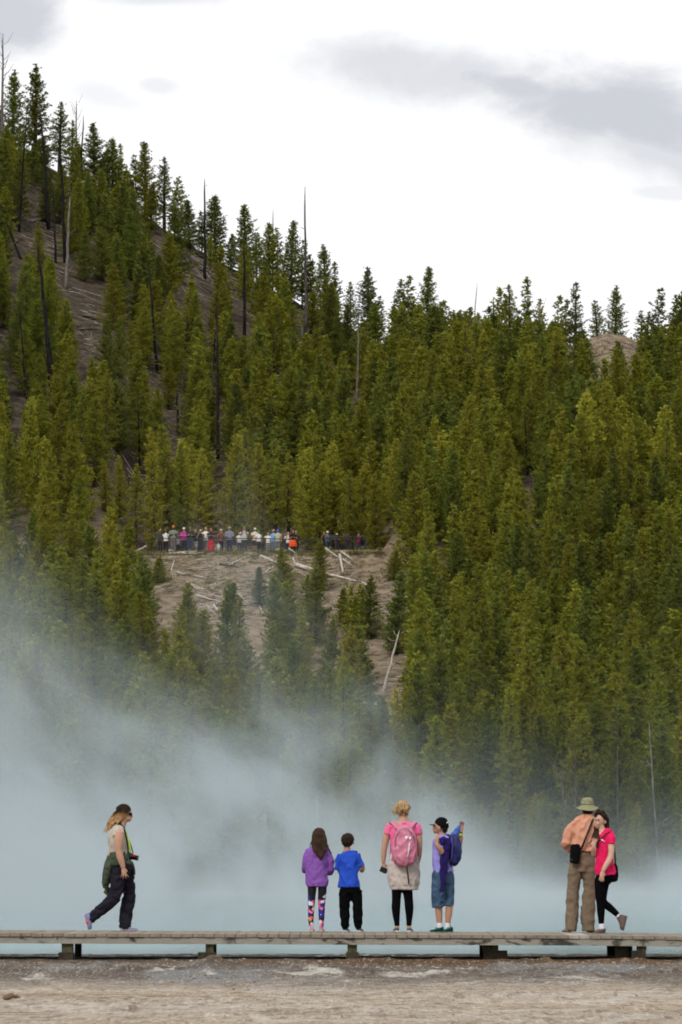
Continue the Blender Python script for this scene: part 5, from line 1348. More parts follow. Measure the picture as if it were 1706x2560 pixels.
visitor(843, 1334, "visitor with white sun hat, black top and white bag right of the panel", (0.022, 0.016, 0.018), (0.04, 0.05, 0.075), ('sun_hat', (0.60, 0.52, 0.40)), 'chest', 1.0, hair=('long', (0.12, 0.04, 0.02)))
visitor(870, 1334, "visitor in open dark purple jacket over a pink top", (0.035, 0.018, 0.034), (0.028, 0.022, 0.034), ('long', (0.02, 0.014, 0.012)), 'chest', 1.12, 'd', extra='long')
p_, PP, s_ = visitor(897, 1334, "visitor in navy jacket over a red shirt at the right railing end", (0.022, 0.026, 0.070), (0.025, 0.035, 0.06), ('short', (0.02, 0.014, 0.012)), 'raised', 1.12, extra='long')
t = MB(); t.tube([PP(0, -0.09, z) for z in (1.4, 1.2, 0.9, 0.8)], [(a * s_, .07 * s_) for a in (.08, .12, .14, .14)], 12, side=(1, 0, 0)); link("red_front", t.mesh("red_front"), fabric("red_shirt", (0.22, 0.01, 0.03), 0.9, 0.1), p_)
# dead trunks: top (px, py), foot (px, py), thickness, wood, label
M_CH, M_SI = 'char', 'silver'
SNAGS = [
    (103, 282, 122, 577, 10, 'char', "thick black burnt trunk on the upper left slope by the bare soil"),
    (151, 355, 163, 657, 10, 'char', "long black burnt trunk beside the silver trunk on the left slope"),
    (175, 492, 165, 722, 9, 'silver', "silver-grey bare trunk standing against the black one on the left slope"),
    (67, 286, 48, 580, 7, 'char', "slightly leaning dark trunk high at the far left of the ridge"),
    (134, 460, 140, 660, 6, 'char', "thin dark trunk between two thick black trunks on the left slope"),
    (0, 508, 52, 648, 7, 'char', "steeply leaning black trunk at the left picture edge"),
    (94, 600, 131, 977, 13, 'char', "longest thick burnt trunk leaning left, lower left slope"),
    (50, 772, 66, 998, 6, 'char', "thin dark trunk left of the longest burnt trunk"),
    (371, 650, 394, 933, 8, 'char', "dark leaning trunk in the middle of the left slope"),
    (543, 731, 545, 1150, 9, 'char', "tallest straight black trunk above the overlook visitors"),
    (538, 822, 536, 930, 8, 'char', "short black trunk doubled against the tallest straight one"),
    (512, 448, 513, 700, 8, 'char', "dark pole trunk rising above the skyline on the left ridge"),
    (610, 605, 613, 860, 9, 'char', "grey-black trunk below the left skyline gap"),
    (763, 467, 765, 845, 8, 'grey', "tall grey bare trunk with wispy top rising highest above the middle skyline"),
    (684, 819, 685, 945, 7, 'char', "short dark trunk amid the pines above the overlook"),
    (469, 780, 463, 902, 6, 'char', "short thin dark trunk left of the tallest straight trunk"),
    (442, 976, 446, 1090, 8, 'char', "dark stub trunk behind the yellow-green pines left of the overlook"),
    (897, 757, 893, 1014, 5, 'silver', "thin pale trunk right of the middle skyline"),
    (345, 975, 350, 1170, 6, 'char', "thin black trunk over the bare gap left of the overlook pines"),
    (1311, 1018, 1320, 1190, 6, 'char', "slim dark trunk in the wood below the knoll")]
# ------------------------------------------------------------------ pines
def mat_foliage(name, use_attr):
    t = NT(name)
    if use_attr:
        at_ = t.n('ShaderNodeAttribute', dict(attribute_name='tint'))
        base = at_.outputs['Color']
    else:
        base = t.n('ShaderNodeObjectInfo').outputs['Color']
    gi = t.n('ShaderNodeNewGeometry')
    r = gi.outputs['Random Per Island']
    v = t.math('ADD', t.math('MULTIPLY', r, 0.36), 0.85)
    hsv = t.n('ShaderNodeHueSaturation')
    t.set(hsv, 'Color', base); t.set(hsv, 'Value', v)
    t.set(hsv, 'Hue', t.math('ADD', 0.495, t.math('MULTIPLY', t.math('FRACT', t.math('MULTIPLY', r, 7.3)), 0.018)))
    col = hsv.outputs[0]
    p = t.n('ShaderNodeBsdfPrincipled', Roughness=0.65)
    t.set(p, 'Base Color', col); p.inputs['Specular IOR Level'].default_value = 0.15
    tr = t.n('ShaderNodeBsdfTranslucent')
    t.set(tr, 'Color', col)
    mx = t.n('ShaderNodeMixShader'); t.set(mx, 'i0', 0.38)
    t.t.links.new(p.outputs[0], mx.inputs[1]); t.t.links.new(tr.outputs[0], mx.inputs[2])
    t.t.links.new(mx.outputs[0], t.out.inputs['Surface'])
    return t.m
M_fol = mat_foliage("pine_needles", False)
M_folA = mat_foliage("pine_needles_far", True)
def mat_bark(name, a, b, c_):
    t = NT(name)
    c = t.coord((3, 3, 0.8))
    n = t.noise(c, 2.0, 5, 0.7)
    return t.surf(t.ramp(n, [(0.3, a), (0.45, b), (0.65, c_)]), 0.95, t.bump(n, 0.8, 0.05), 0.1)
M_bark = mat_bark("pine_bark", srgb(50, 42, 36), srgb(78, 68, 60), srgb(108, 98, 88))
M_char = mat_bark("charred_wood", srgb(14, 13, 14), srgb(28, 26, 27), srgb(58, 54, 54))
M_silver = mat_bark("silver_wood", srgb(74, 69, 66), srgb(112, 106, 101), srgb(152, 146, 139))
M_log = mat_bark("bleached_log", srgb(140, 130, 118), srgb(194, 184, 170), srgb(226, 219, 207))
M_logd = mat_bark("dark_log", srgb(28, 24, 22), srgb(52, 46, 42), srgb(92, 84, 76))

def unit(v):
    return v / np.maximum(np.linalg.norm(v, axis=-1, keepdims=True), 1e-9)

def pine(seed, H=8.0, R=1.45, lo=0.05, sparse=1.0, droop=0.0, dens=17, narrow=1.0):
    """returns tufts (P, D, L): needle bunch positions, directions, lengths; and branch lines"""
    g = np.random.default_rng(seed)
    P, D, L, B = [], [], [], []
    z = H * lo
    bend = g.normal(0, 0.02, 2)
    lop = g.uniform(0, 6.28); lopa = g.uniform(0.0, 0.22)
    while z < H * 0.985:
        t = z / H
        prof = (1 - t) ** 0.62 * (0.42 + 0.58 * min(1, (t - lo) / 0.16 + 0.25))
        n = int(round(g.uniform(4.2, 6.6) * sparse)) if t < 0.9 else 4
        a0 = g.uniform(0, 6.28)
        wh = g.uniform(0.85, 1.12)
        for q in range(max(n, 2)):
            if g.random() < 0.10: continue
            an = a0 + 6.283 * q / max(n, 1) + g.normal(0, 0.28)
            ln = R * prof * wh * g.uniform(0.6, 1.22) * (1 + lopa * math.cos(an - lop)) + 0.10
            up = 0.30 + 0.75 * t ** 1.5 + g.normal(0, 0.13) - droop
            d = np.array([math.cos(an) * math.cos(up), math.sin(an) * math.cos(up), math.sin(up)])
            o = np.array([bend[0] * z * t, bend[1] * z * t, z + g.normal(0, 0.05)])
            curve = g.uniform(0.05, 0.35)
            B.append((o, o + d * ln))
            m = max(2, int(ln / 0.135 * dens / 9))
            for k in range(m):
                s = 0.16 + 0.84 * (k + g.random()) / m
                side = np.array([-d[1], d[0], 0]) * g.normal(0, 0.20) * ln * (1.1 - s)
                p = o + d * ln * s + np.array([0, 0, curve * ln * s * s * 0.5]) + side + g.normal(0, 0.05, 3)
                P.append(p)
                dd = d + np.array([0, 0, 0.55]) + side * 1.2 + g.normal(0, 0.25, 3)
                D.append(dd)
                L.append(g.uniform(0.75, 1.25) * (0.8 if s > 0.9 else 1))
        z += g.uniform(0.20, 0.32) * (H / 8) ** 0.5 / sparse ** 0.5
    # leader
    for k in range(5):
        P.append(np.array([bend[0] * H, bend[1] * H, H * (0.965 + 0.008 * k)])); D.append(np.array([0, 0, 1.0]) + g.normal(0, .15, 3)); L.append(0.9)
    return np.array(P), unit(np.array(D)), np.array(L), B, bend

def needles(P, D, L, g, k=8, length=0.20, width=0.050, spread=0.75):
    n = len(P)
    P3 = np.repeat(P, k, 0)
    d = unit(np.repeat(D, k, 0) + g.normal(0, spread, (n * k, 3)))
    l = np.repeat(L, k) * length * g.uniform(0.7, 1.3, n * k)
    s = unit(np.cross(d, g.normal(0, 1, (n * k, 3)))) * (width * g.uniform(0.7, 1.3, n * k))[:, None]
    st = P3 - d * (l * 0.12)[:, None]
    mid = P3 + d * (l * 0.45)[:, None]
    V = np.stack([st - s * 0.35, st + s * 0.35, mid + s, P3 + d * l[:, None], mid - s], 1)
    # one bunch of needles = k blades sharing its first corner, so it is shaded as one clump
    return V

def needles_mesh(name, P, D, L, seed, k=8, length=0.2, width=0.05, spread=0.75):
    g = np.random.default_rng(seed)
    V = needles(P, D, L, g, k, length, width, spread)
    nb = len(V)
    V = V.reshape(-1, 3)
    b = np.arange(nb)[:, None] * 5
    # weld the blades of a bunch: all blades use the first blade's root corner
    root = (np.arange(nb) // k * k)[:, None] * 5
    tri = np.concatenate([np.concatenate([root, b + 1, b + 2], 1), np.concatenate([root, b + 2, b + 4], 1), np.concatenate([b + 4, b + 2, b + 3], 1)], 0)
    return V, tri

VARIANTS = []
def add_variant(seed, kind, **kw):
    nk = kw.pop('k', 8); nl = kw.pop('length', 0.145); nw = kw.pop('width', 0.022)
    P, D, L, B, bend = pine(seed, **kw)
    V, tri = needles_mesh("crown", P, D, L, seed + 1, nk, nl, nw)
    me = np_mesh("crown", V, tri)
    me.materials.append(M_fol)
    H = kw.get('H', 8.0)
    mb = MB()
    r0 = 0.085 + 0.006 * H
    pts = [(bend[0] * H * t * t, bend[1] * H * t * t, H * t - (0.5 if t == 0 else 0)) for t in (0, .2, .4, .6, .8, .98)]
    mb.tube(pts, [r0 * (1 - t) ** 0.8 + 0.012 for t in (0, .2, .4, .6, .8, .98)], 7)
    for (a, b) in B:
        if random.random() < 0.8:
            mb.tube([a, (Vector(a) * 0.45 + Vector(b) * 0.55), b], [0.022, 0.014, 0.006], 4, caps=False)
    tm = mb.mesh("trunk"); tm.materials.append(M_bark)
    VARIANTS.append(dict(kind=kind, crown=me, trunk=tm, H=H, R=kw.get('R', 1.45), tufts=(P, D, L), low=None))

for s in range(6):
    add_variant(100 + s, 'dense', H=8.0, R=1.30 + 0.1 * (s % 4), lo=0.03 + 0.02 * (s % 3), sparse=1.15)
for s in range(3):
    add_variant(200 + s, 'narrow', H=8.0, R=0.98 + 0.08 * s, lo=0.05, sparse=1.15)
for s in range(4):
    add_variant(300 + s, 'open', H=9.0, R=1.2 + 0.1 * s, lo=0.14 + 0.03 * s, sparse=0.78, length=0.16, k=9)
for s in range(2):
    add_variant(400 + s, 'feathery', H=8.5, R=1.55, lo=0.06, sparse=0.95, droop=-0.1, length=0.18, dens=15)
BYK = {}
for i, v in enumerate(VARIANTS): BYK.setdefault(v['kind'], []).append(i)

# natural hue of each tree, but yellow paints in the sunlit patch by the overlook
HUES = dict(olive=(0.205, 0.212, 0.024), dark=(0.125, 0.142, 0.024), yellow=(0.300, 0.285, 0.034), green=(0.150, 0.175, 0.028), gold=(0.205, 0.198, 0.022))

trees = []      # dicts: x, y, z, h, s(width factor), var, hue, rot
def add_tree(x, y, h, kind='dense', hue='olive', wf=1.0, zone=None, z=None):
    v = random.choice(BYK[kind])
    trees.append(dict(x=x, y=y, z=(hz(x, y) if z is None else z) - 0.1, h=h, var=v, hue=hue, rot=random.uniform(0, 6.28), wf=wf, zone=zone))

def ground_Y(px, py, lo=183.0, hi=440.0, step=0.5):
    """distance at which the hill is met along the ray through a pixel, from far to near the first that is seen"""
    best = None
    Y = lo
    while Y < hi:
        p = at(px, py, Y)
        if p.z <= hz(p.x, Y): return Y
        Y += step
    return None

# --- skyline and feature trees read off the photograph: tip pixel, foot pixel row (or None), kind, hue
def tip_tree(px, pt, pb, Y, kind, hue, wf=1.0, zone=None):
    """a tree standing at distance Y whose tip is seen at (px, pt); its foot is wherever the hill is"""
    p = at(px, pt, Y)
    g0 = hz(p.x, Y)
    h = p.z - g0
    if h < 1.5: return
    add_tree(p.x, Y, h + 0.1, kind, hue, wf, zone)

SKY = [  # px, tip py, distance, kind, hue
 (34, 178, 428, 'dense', 'green'), (90, 165, 424, 'dense', 'dark'), (150, 255, 428, 'open', 'dark'), (182, 300, 424, 'open', 'olive'),
 (238, 312, 422, 'dense', 'dark'), (283, 345, 424, 'dense', 'green'), (302, 362, 428, 'open', 'olive'), (365, 355, 424, 'dense', 'olive'),
 (340, 386, 428, 'open', 'dark'), (412, 392, 426, 'open', 'dark'), (446, 446, 426, 'open', 'olive'), (474, 500, 424, 'dense', 'green'), (538, 488, 428, 'dense', 'dark'),
 (505, 530, 429, 'open', 'dark'), (578, 585, 430, 'narrow', 'dark'), (615, 510, 426, 'dense', 'green'), (642, 582, 429, 'open', 'olive'), (672, 558, 426, 'dense', 'olive'), (694, 570, 428, 'open', 'olive'),
 (728, 552, 424, 'dense', 'green'), (756, 600, 427, 'open', 'dark'), (776, 640, 425, 'narrow', 'green'), (814, 612, 421, 'dense', 'green'), (838, 655, 423, 'open', 'dark'), (876, 706, 422, 'open', 'dark'),
 (922, 668, 418, 'dense', 'dark'), (945, 740, 420, 'open', 'green'), (1000, 700, 412, 'open', 'dark'), (1020, 690, 414, 'open', 'olive'), (1067, 668, 410, 'dense', 'green'), (1096, 755, 408, 'narrow', 'green'),
 (1115, 752, 409, 'open', 'olive'), (1168, 770, 404, 'dense', 'dark'), (1190, 790, 403, 'open', 'olive'), (1220, 768, 402, 'open', 'dark'), (1255, 722, 403, 'open', 'olive'), (1275, 712, 400, 'open', 'olive'),
 (1318, 696, 401, 'open', 'green'), (1348, 748, 399, 'open', 'olive'), (1395, 740, 396, 'open', 'olive'), (1414, 750, 398, 'open', 'dark'), (1437, 707, 395, 'open', 'dark'), (1494, 750, 388, 'open', 'olive'),
 (1538, 716, 384, 'dense', 'green'), (1604, 775, 384, 'open', 'olive'), (1620, 778, 386, 'open', 'green'), (1645, 722, 386, 'open', 'dark'), (1692, 738, 384, 'open', 'green'), (1704, 725, 382, 'dense', 'dark'),
 (-30, 190, 428, 'dense', 'dark'), (-90, 160, 430, 'dense', 'olive'), (-160, 150, 430, 'open', 'olive'), (1750, 740, 384, 'open', 'dark'), (1800, 720, 386, 'dense', 'olive'), (1860, 730, 388, 'open', 'green')]
for px, pt, Y, k, hue in SKY:
    tip_tree(px, pt, None, Y, k, hue, random.uniform(1.35, 1.7), 'skyline')

# tall pines in a row behind the overlook railing, tinted yellow-green as if sunlit
for px, pt, Y, hue in [(385, 1075, 299.5, 'yellow'), (420, 1068, 303, 'yellow'), (455, 1110, 300, 'olive'), (500, 1120, 299.5, 'yellow'), (520, 1140, 304, 'yellow'), (585, 1090, 301, 'yellow'), (620, 1072, 304, 'yellow'),
                       (655, 1110, 299.8, 'yellow'), (690, 1150, 300, 'olive'), (722, 1132, 303, 'yellow'), (768, 1118, 300.5, 'yellow'), (800, 1160, 300, 'yellow'), (838, 1106, 302, 'yellow'), (880, 1175, 299.6, 'olive'), (905, 1160, 303, 'yellow'),
                       (940, 1190, 299, 'yellow'), (340, 1160, 300, 'yellow'), (300, 1140, 302, 'yellow'), (265, 1150, 299, 'yellow')]:
    tip_tree(px, pt, None, Y, random.choice(['dense', 'dense', 'narrow', 'open']), hue, random.uniform(1.1, 1.35), 'rail')
# pines standing on the bare bank below the railing
for px, pt, Y, kind, hue in [(714, 1372, 276, 'dense', 'olive'), (800, 1352, 277, 'narrow', 'olive'), (650, 1418, 272, 'narrow', 'dark'), (582, 1458, 268, 'narrow', 'green'), (396, 1392, 279, 'dense', 'olive'), (350, 1400, 281, 'dense', 'dark'),
                             (985, 1375, 279, 'dense', 'olive'), (768, 1440, 270, 'feathery', 'olive'), (860, 1470, 266, 'narrow', 'olive'), (905, 1462, 267, 'narrow', 'olive'), (300, 1360, 283, 'dense', 'dark'), (260, 1365, 282, 'dense', 'olive'),
                             (470, 1488, 262, 'dense', 'olive'), (1040, 1390, 276, 'dense', 'olive'), (1085, 1395, 278, 'dense', 'olive')]:
    tip_tree(px, pt, None, Y, kind, hue, random.uniform(1.3, 1.5), 'bank')

# the rest: scattered with the density the photograph shows
def bare(px, py):
    """how open the wood is where the ground is seen at this pixel"""
    b = 0.0
    for (cx, cy, rx, ry, a) in [(640, 1445, 290, 75, 0.98), (760, 1520, 200, 65, 0.85), (560, 1510, 140, 75, .9), (990, 1530, 55, 120, .92), (975, 1680, 35, 110, .45), (540, 1560, 60, 60, .8), (330, 1380, 60, 30, .8),
                                (115, 490, 60, 150, .92), (250, 800, 85, 90, .95), (470, 640, 100, 90, .96), (590, 690, 130, 60, .96), (700, 760, 110, 45, .8), (860, 805, 150, 35, .97), (190, 650, 60, 80, .8), (10, 780, 45, 80, .8), (355, 1080, 55, 110, .9), (450, 740, 45, 50, .5), (920, 1450, 95, 65, .9),
                                (1508, 886, 98, 42, .98), (1265, 990, 40, 70, .85), (1580, 950, 40, 40, .8), (1250, 1560, 60, 90, .55), (1400, 1850, 55, 160, .6), (1650, 1700, 35, 120, .6), (760, 1640, 60, 60, .5)]:
        q = ((px - cx) / rx) ** 2 + ((py - cy) / ry) ** 2
        if q < 1: b = max(b, a)
        elif q < 1.5: b = max(b, a * (1.5 - q) * 2 * 0.7)
    return b

placed = {}
def near_ok(x, y, d):
    i, j = int(x // 3), int(y // 3)
    for di in (-1, 0, 1):
        for dj in (-1, 0, 1):
            for (u, v) in placed.get((i + di, j + dj), ()):
                if (u - x) ** 2 + (v - y) ** 2 < d * d: return False
    return True
def put(x, y): placed.setdefault((int(x // 3), int(y // 3)), []).append((x, y))
for t_ in trees: put(t_['x'], t_['y'])

SNAG_LINES = []
for q in SNAGS:
    hb = hill_hit(q[2], q[3])
    SNAG_LINES.append((q[0], q[1], q[2], q[3], q[8] if len(q) > 8 and q[8] else (hb.y if hb else 425.0)))
SNAG_LINES += [(1623, 1800, 1650, 2230, 187.5), (1543, 1730, 1545, 2010, 189), (1439, 1861, 1439, 2120, 188), (1402, 1900, 1424, 2100, 188), (999, 1575, 960, 1735, 240)]
NC = 18000
cY = 186 + (438 - 186) * rng.random(NC)
cX = (rng.random(NC) * 2 - 1) * cY * 0.122
cZ = hill_z(cX, cY)
for x, Y, g0 in zip(cX.tolist(), cY.tolist(), cZ.tolist()):
    px, pg = proj((x, Y, g0))
    inb = 200 < px < 1010
    if inb and 283 < Y < 298.5: continue                        # the overlook and its path
    h = random.choice([random.uniform(5.0, 7.0), random.uniform(6.0, 8.6)]) * (1.08 if px > 1000 else 1.0)
    if Y > 405: h = random.uniform(3.8, 6.0)
    hp = h / Y * F
    b = max(bare(px, pg), bare(px, pg - 0.35 * hp), 0.95 * bare(px, pg - 0.7 * hp), 0.9 * bare(px, pg - 0.95 * hp))
    if any(Y < sy + 1 and abs(px - (sx0 + (sx1 - sx0) * q)) < 0.17 * hp and pg - hp < sy0 + (sy1 - sy0) * 0.86 and pg > sy0 for (sx0, sy0, sx1, sy1, sy) in SNAG_LINES for q in (min(1, max(0, (pg - 0.5 * hp - sy0) / (sy1 - sy0))),)): continue
    if random.random() < b: continue
    if Y > 300 and px < 900 and random.random() > 0.95: continue
    mind = 2.2 if px > 950 else (2.5 if Y < 286 else 2.7)
    if Y < 205: mind = 2.6
    if not near_ok(x, Y, mind): continue
    if inb and 245 < Y < 286:
        h = min(h, 6.5)
        # never stand in front of the people at the railing
        top = proj((x, Y, g0 + h))[1]
        if 370 < px < 960 and top < 1400: h = h - (1400 + random.uniform(10, 60) - top) / F * Y
        if h < 3.0: continue
    # do not poke far over the skyline the photograph shows
    if Y > 330:
        a = proj((x, Y, g0 + h))
        sky_line = np.interp(a[0], [0, 90, 240, 365, 450, 540, 615, 730, 815, 925, 1067, 1320, 1538, 1706], [230, 215, 350, 400, 480, 560, 600, 640, 690, 740, 760, 790, 830, 800])
        if a[1] < sky_line: h = h - (sky_line - a[1] + random.uniform(0, 30)) / F * Y
        if h < 3.2: continue
    put(x, Y)
    r = random.random()
    if Y < 298 and px > 1000: hue = 'olive' if r < .55 else ('green' if r < .7 else ('dark' if r < .85 else 'gold'))
    elif Y < 286: hue = 'olive' if r < .6 else ('gold' if r < .75 else ('green' if r < .9 else 'yellow'))
    elif Y < 312: hue = 'yellow' if r < .55 else 'olive'  # sunlit patch by the overlook painted in as brighter, yellower needles
    else: hue = 'olive' if r < .55 else ('dark' if r < .75 else ('green' if r < .9 else 'gold'))
    kind = random.choices(['dense', 'narrow', 'open', 'feathery'], [6, 1.6, 1.2, 1.2])[0]
    add_tree(x, Y, h, kind, hue, random.uniform(1.08, 1.45) * (1.12 if Y > 312 else 1.0), z=g0)

# young pines along the foot of the slope
for k in range(700):
    Y = random.uniform(182.6, 189.0); x = random.uniform(-1, 1) * Y * 0.115
    h = random.uniform(1.8, 4.6) if Y < 186 else random.uniform(3.0, 6.0)
    g0 = hz(x, Y)
    px, pg = proj((x, Y, g0)); hp = h / Y * F
    if not near_ok(x, Y, 1.25): continue
    if any(Y < sy + 1 and abs(px - (sx0 + (sx1 - sx0) * min(1, max(0, (pg - 0.5 * hp - sy0) / (sy1 - sy0))))) < 0.14 * hp and pg - hp < sy0 + (sy1 - sy0) * 0.86 and pg > sy0 for (sx0, sy0, sx1, sy1, sy) in SNAG_LINES): continue
    put(x, Y)
    add_tree(x, Y, h, random.choice(['dense', 'narrow', 'feathery']), random.choice(['olive', 'dark', 'green', 'olive']), random.uniform(0.8, 1.0), z=g0)

# --- which trees show, and how large: walk from near to far over a coarse picture
S = 8.0
occ = np.zeros((int(2560 / S), int(1706 / S)), bool)
# what the photograph's steam hides does not count
yy, xx = np.mgrid[0:occ.shape[0], 0:occ.shape[1]]
occ[yy * S > np.interp(xx * S, [0, 300, 700, 1100, 1300, 1706], [1850, 1880, 1920, 2080, 2230, 2260])] = True
for t_ in sorted(trees, key=lambda q: q['y']):
    v = VARIANTS[t_['var']]
    sc = t_['h'] / v['H']
    px, pb = proj((t_['x'], t_['y'], t_['z']))
    _, pt = proj((t_['x'], t_['y'], t_['z'] + t_['h']))
    wpx = v['R'] * (0.6 * sc + 0.4) * t_['wf'] * 0.8 * F / t_['y']
    j0, j1 = max(0, int(pt / S)), min(occ.shape[0] - 1, int(pb / S))
    vis = 0
    for j in range(j0, j1 + 1):
        f = (j * S - pt) / max(pb - pt, 1)
        hw = wpx * min(1, max(f, 0.03)) ** 0.75
        a, b = max(0, int((px - hw) / S)), min(occ.shape[1], int((px + hw) / S) + 1)
        if b > a:
            row = occ[j, a:b]
            vis += int((~row).sum())
            row[:] = True
    t_['vis'], t_['px'], t_['pt'], t_['pb'] = vis, px, pt, pb
order = sorted(trees, key=lambda q: -q['vis'])
single = order[:300]
rest = [t_ for t_ in order[300:] if t_['vis'] > 0 or not -20 < t_['px'] < 1726]
print("TREES", len(trees), "visible", sum(1 for q in trees if q['vis'] > 0), "300th vis", single[-1]['vis'], "sum rest vis", sum(q['vis'] for q in rest))

# --- names of places in the wood, so that every label can be found
def zone_of(q):
    px, py, y = q['px'], (q['pt'] * 0.6 + q['pb'] * 0.4), q['y']
    if q['zone'] == 'skyline':
        if px < 460: return 'on the skyline of the steep ridge'
        if px < 960: return 'on the skyline by the snags'
        return 'on the low skyline by the knoll'
    if q['zone'] == 'rail': return 'in the row right behind the overlook railing'
    if q['zone'] == 'bank': return 'on the bare bank below the overlook'
    if y > 312:
        col = 'steep upper slope' if px < 330 else 'snag slope' if px < 640 else 'slope above the railing' if px < 960 else 'slope west of the knoll' if px < 1330 else 'slope below the knoll'
        row = 'high on the' if y > 385 else 'halfway up the' if y > 345 else 'low on the'
        return row + ' ' + col
    if y > 286:
        return 'level with the overlook, ' + ('left of it' if px < 360 else 'behind it' if px < 960 else 'past its end' if px < 1330 else 'under the knoll')
    col = 'above the walking woman' if px < 520 else 'above the two children' if px < 900 else 'above the backpack' if px < 1180 else 'beside the capped boy' if px < 1400 else 'above the hatted man'
    row = 'upper bank' if y > 255 else 'middle bank' if y > 222 else 'bank foot'
    return 'on the ' + row + ' ' + col
ORD = "first second third fourth fifth sixth seventh eighth ninth tenth eleventh twelfth thirteenth fourteenth fifteenth sixteenth seventeenth eighteenth nineteenth twentieth".split()
def ordinal(i):
    return ORD[i] if i < 20 else ("twenty-" + ORD[i - 20] if i < 29 else "%dth" % (i + 1))
zones = {}
for q in single: zones.setdefault(zone_of(q), []).append(q)
HN = dict(olive='olive', dark='dark green', yellow='yellow-green', green='green', gold='golden olive')
KN = dict(dense='bushy', narrow='slim', open='airy', feathery='feathery')
for z_, qs in zones.items():
    qs.sort(key=lambda q: q['px'])
    for i, q in enumerate(qs):
        v = VARIANTS[q['var']]
        lab = "%s %s pine %s, %s from left" % (KN[v['kind']], HN[q['hue']], z_, ordinal(i))
        if len(lab.replace(',', '').split()) > 16: print('LONG', lab)
        root = empty("lodgepole_pine", (q['x'], q['y'], q['z']), lab, "pine tree", "pines " + z_)
        root.rotation_euler = (0, 0, q['rot'])
        sc = q['h'] / v['H']
        ws = (0.6 * sc + 0.4) * q['wf']
        root.scale = (ws, ws, sc)
        h_ = HUES[q['hue']]
        f1, f2 = random.uniform(0.82, 1.18), random.uniform(0.93, 1.07)
        for nm in ('trunk', 'crown'):
            o = bpy.data.objects.new(nm, v[nm])
            COL.objects.link(o)
            o.parent = root
            o.color = (h_[0] * f1 * f2, h_[1] * f1, h_[2] * f1, 1)

# --- the trees that show least: one mass
def far_forest(rest):
    AV, AF, AC, TV, TF = [], [], [], [], []
    off = 0; toff = 0
    for n_, q in enumerate(rest):
        v = VARIANTS[q['var']]
        if v['low'] is None:
            P, D, L = v['tufts']
            g = np.random.default_rng(5)
            pick = g.random(len(P)) < 0.55
            v['low'] = needles_mesh("low", P[pick], D[pick], L[pick], 9, 4, 0.22, 0.055)
        V, T = v['low']
        sc = q['h'] / v['H']; ws = (0.6 * sc + 0.4) * q['wf']
        c, s = math.cos(q['rot']), math.sin(q['rot'])
        W = np.stack([(V[:, 0] * c - V[:, 1] * s) * ws + q['x'], (V[:, 0] * s + V[:, 1] * c) * ws + q['y'], V[:, 2] * sc + q['z']], 1)
        AV.append(W); AF.append(T + off); off += len(V)
        h_ = HUES[q['hue']]; f1 = random.uniform(0.82, 1.18)
        AC.append(np.tile(np.array([[h_[0] * f1, h_[1] * f1, h_[2] * f1, 1]], np.float32), (len(V), 1)))
        n = 5
        an = np.arange(n) * 6.283 / n
        r0 = 0.12
        ring = np.stack([np.cos(an), np.sin(an)], 1)
        tv = np.concatenate([np.concatenate([ring * r + [q['x'], q['y']], np.full((n, 1), z)], 1) for r, z in ((r0, q['z'] - 0.5), (r0 * 0.6, q['z'] + q['h'] * 0.5), (0.012, q['z'] + q['h'] * 0.98))])
        i = np.arange(n); j = (i + 1) % n
        TV.append(tv); TF.append(np.concatenate([np.stack([i + a, j + a, j + a + n, i + a + n], 1) for a in (0, n)]) + toff); toff += 3 * n
    nl = off
    V = np.concatenate(AV + TV); 
    me = bpy.data.meshes.new("far_forest")
    Tn = np.concatenate(AF); Qn = np.concatenate(TF) + nl
    me.vertices.add(len(V)); me.vertices.foreach_set("co", V.astype(np.float32).ravel())
    loops = np.concatenate([Tn.ravel(), Qn.ravel()]).astype(np.int32)
    me.loops.add(len(loops)); me.loops.foreach_set("vertex_index", loops)
    tot = np.concatenate([np.full(len(Tn), 3), np.full(len(Qn), 4)]).astype(np.int32)
    me.polygons.add(len(tot))
    me.polygons.foreach_set("loop_start", (np.cumsum(tot) - tot).astype(np.int32))
    me.polygons.foreach_set("loop_total", tot)
    me.polygons.foreach_set("material_index", np.concatenate([np.zeros(len(Tn)), np.ones(len(Qn))]).astype(np.int32))
    me.update(calc_edges=True)
    ca = me.color_attributes.new("tint", 'FLOAT_COLOR', 'POINT')
    cc = np.concatenate(AC + [np.tile(np.array([[.1, .08, .06, 1]], np.float32), (len(V) - nl, 1))]).astype(np.float32)
    ca.data.foreach_set("color", cc.ravel())
    me.materials.append(M_folA); me.materials.append(M_bark)
    o = link("far_forest", me)
    prop(o, "mass of smaller pines filling the gaps of the wood between the nearer ones", "pine forest", kind="stuff")
far_forest(rest)
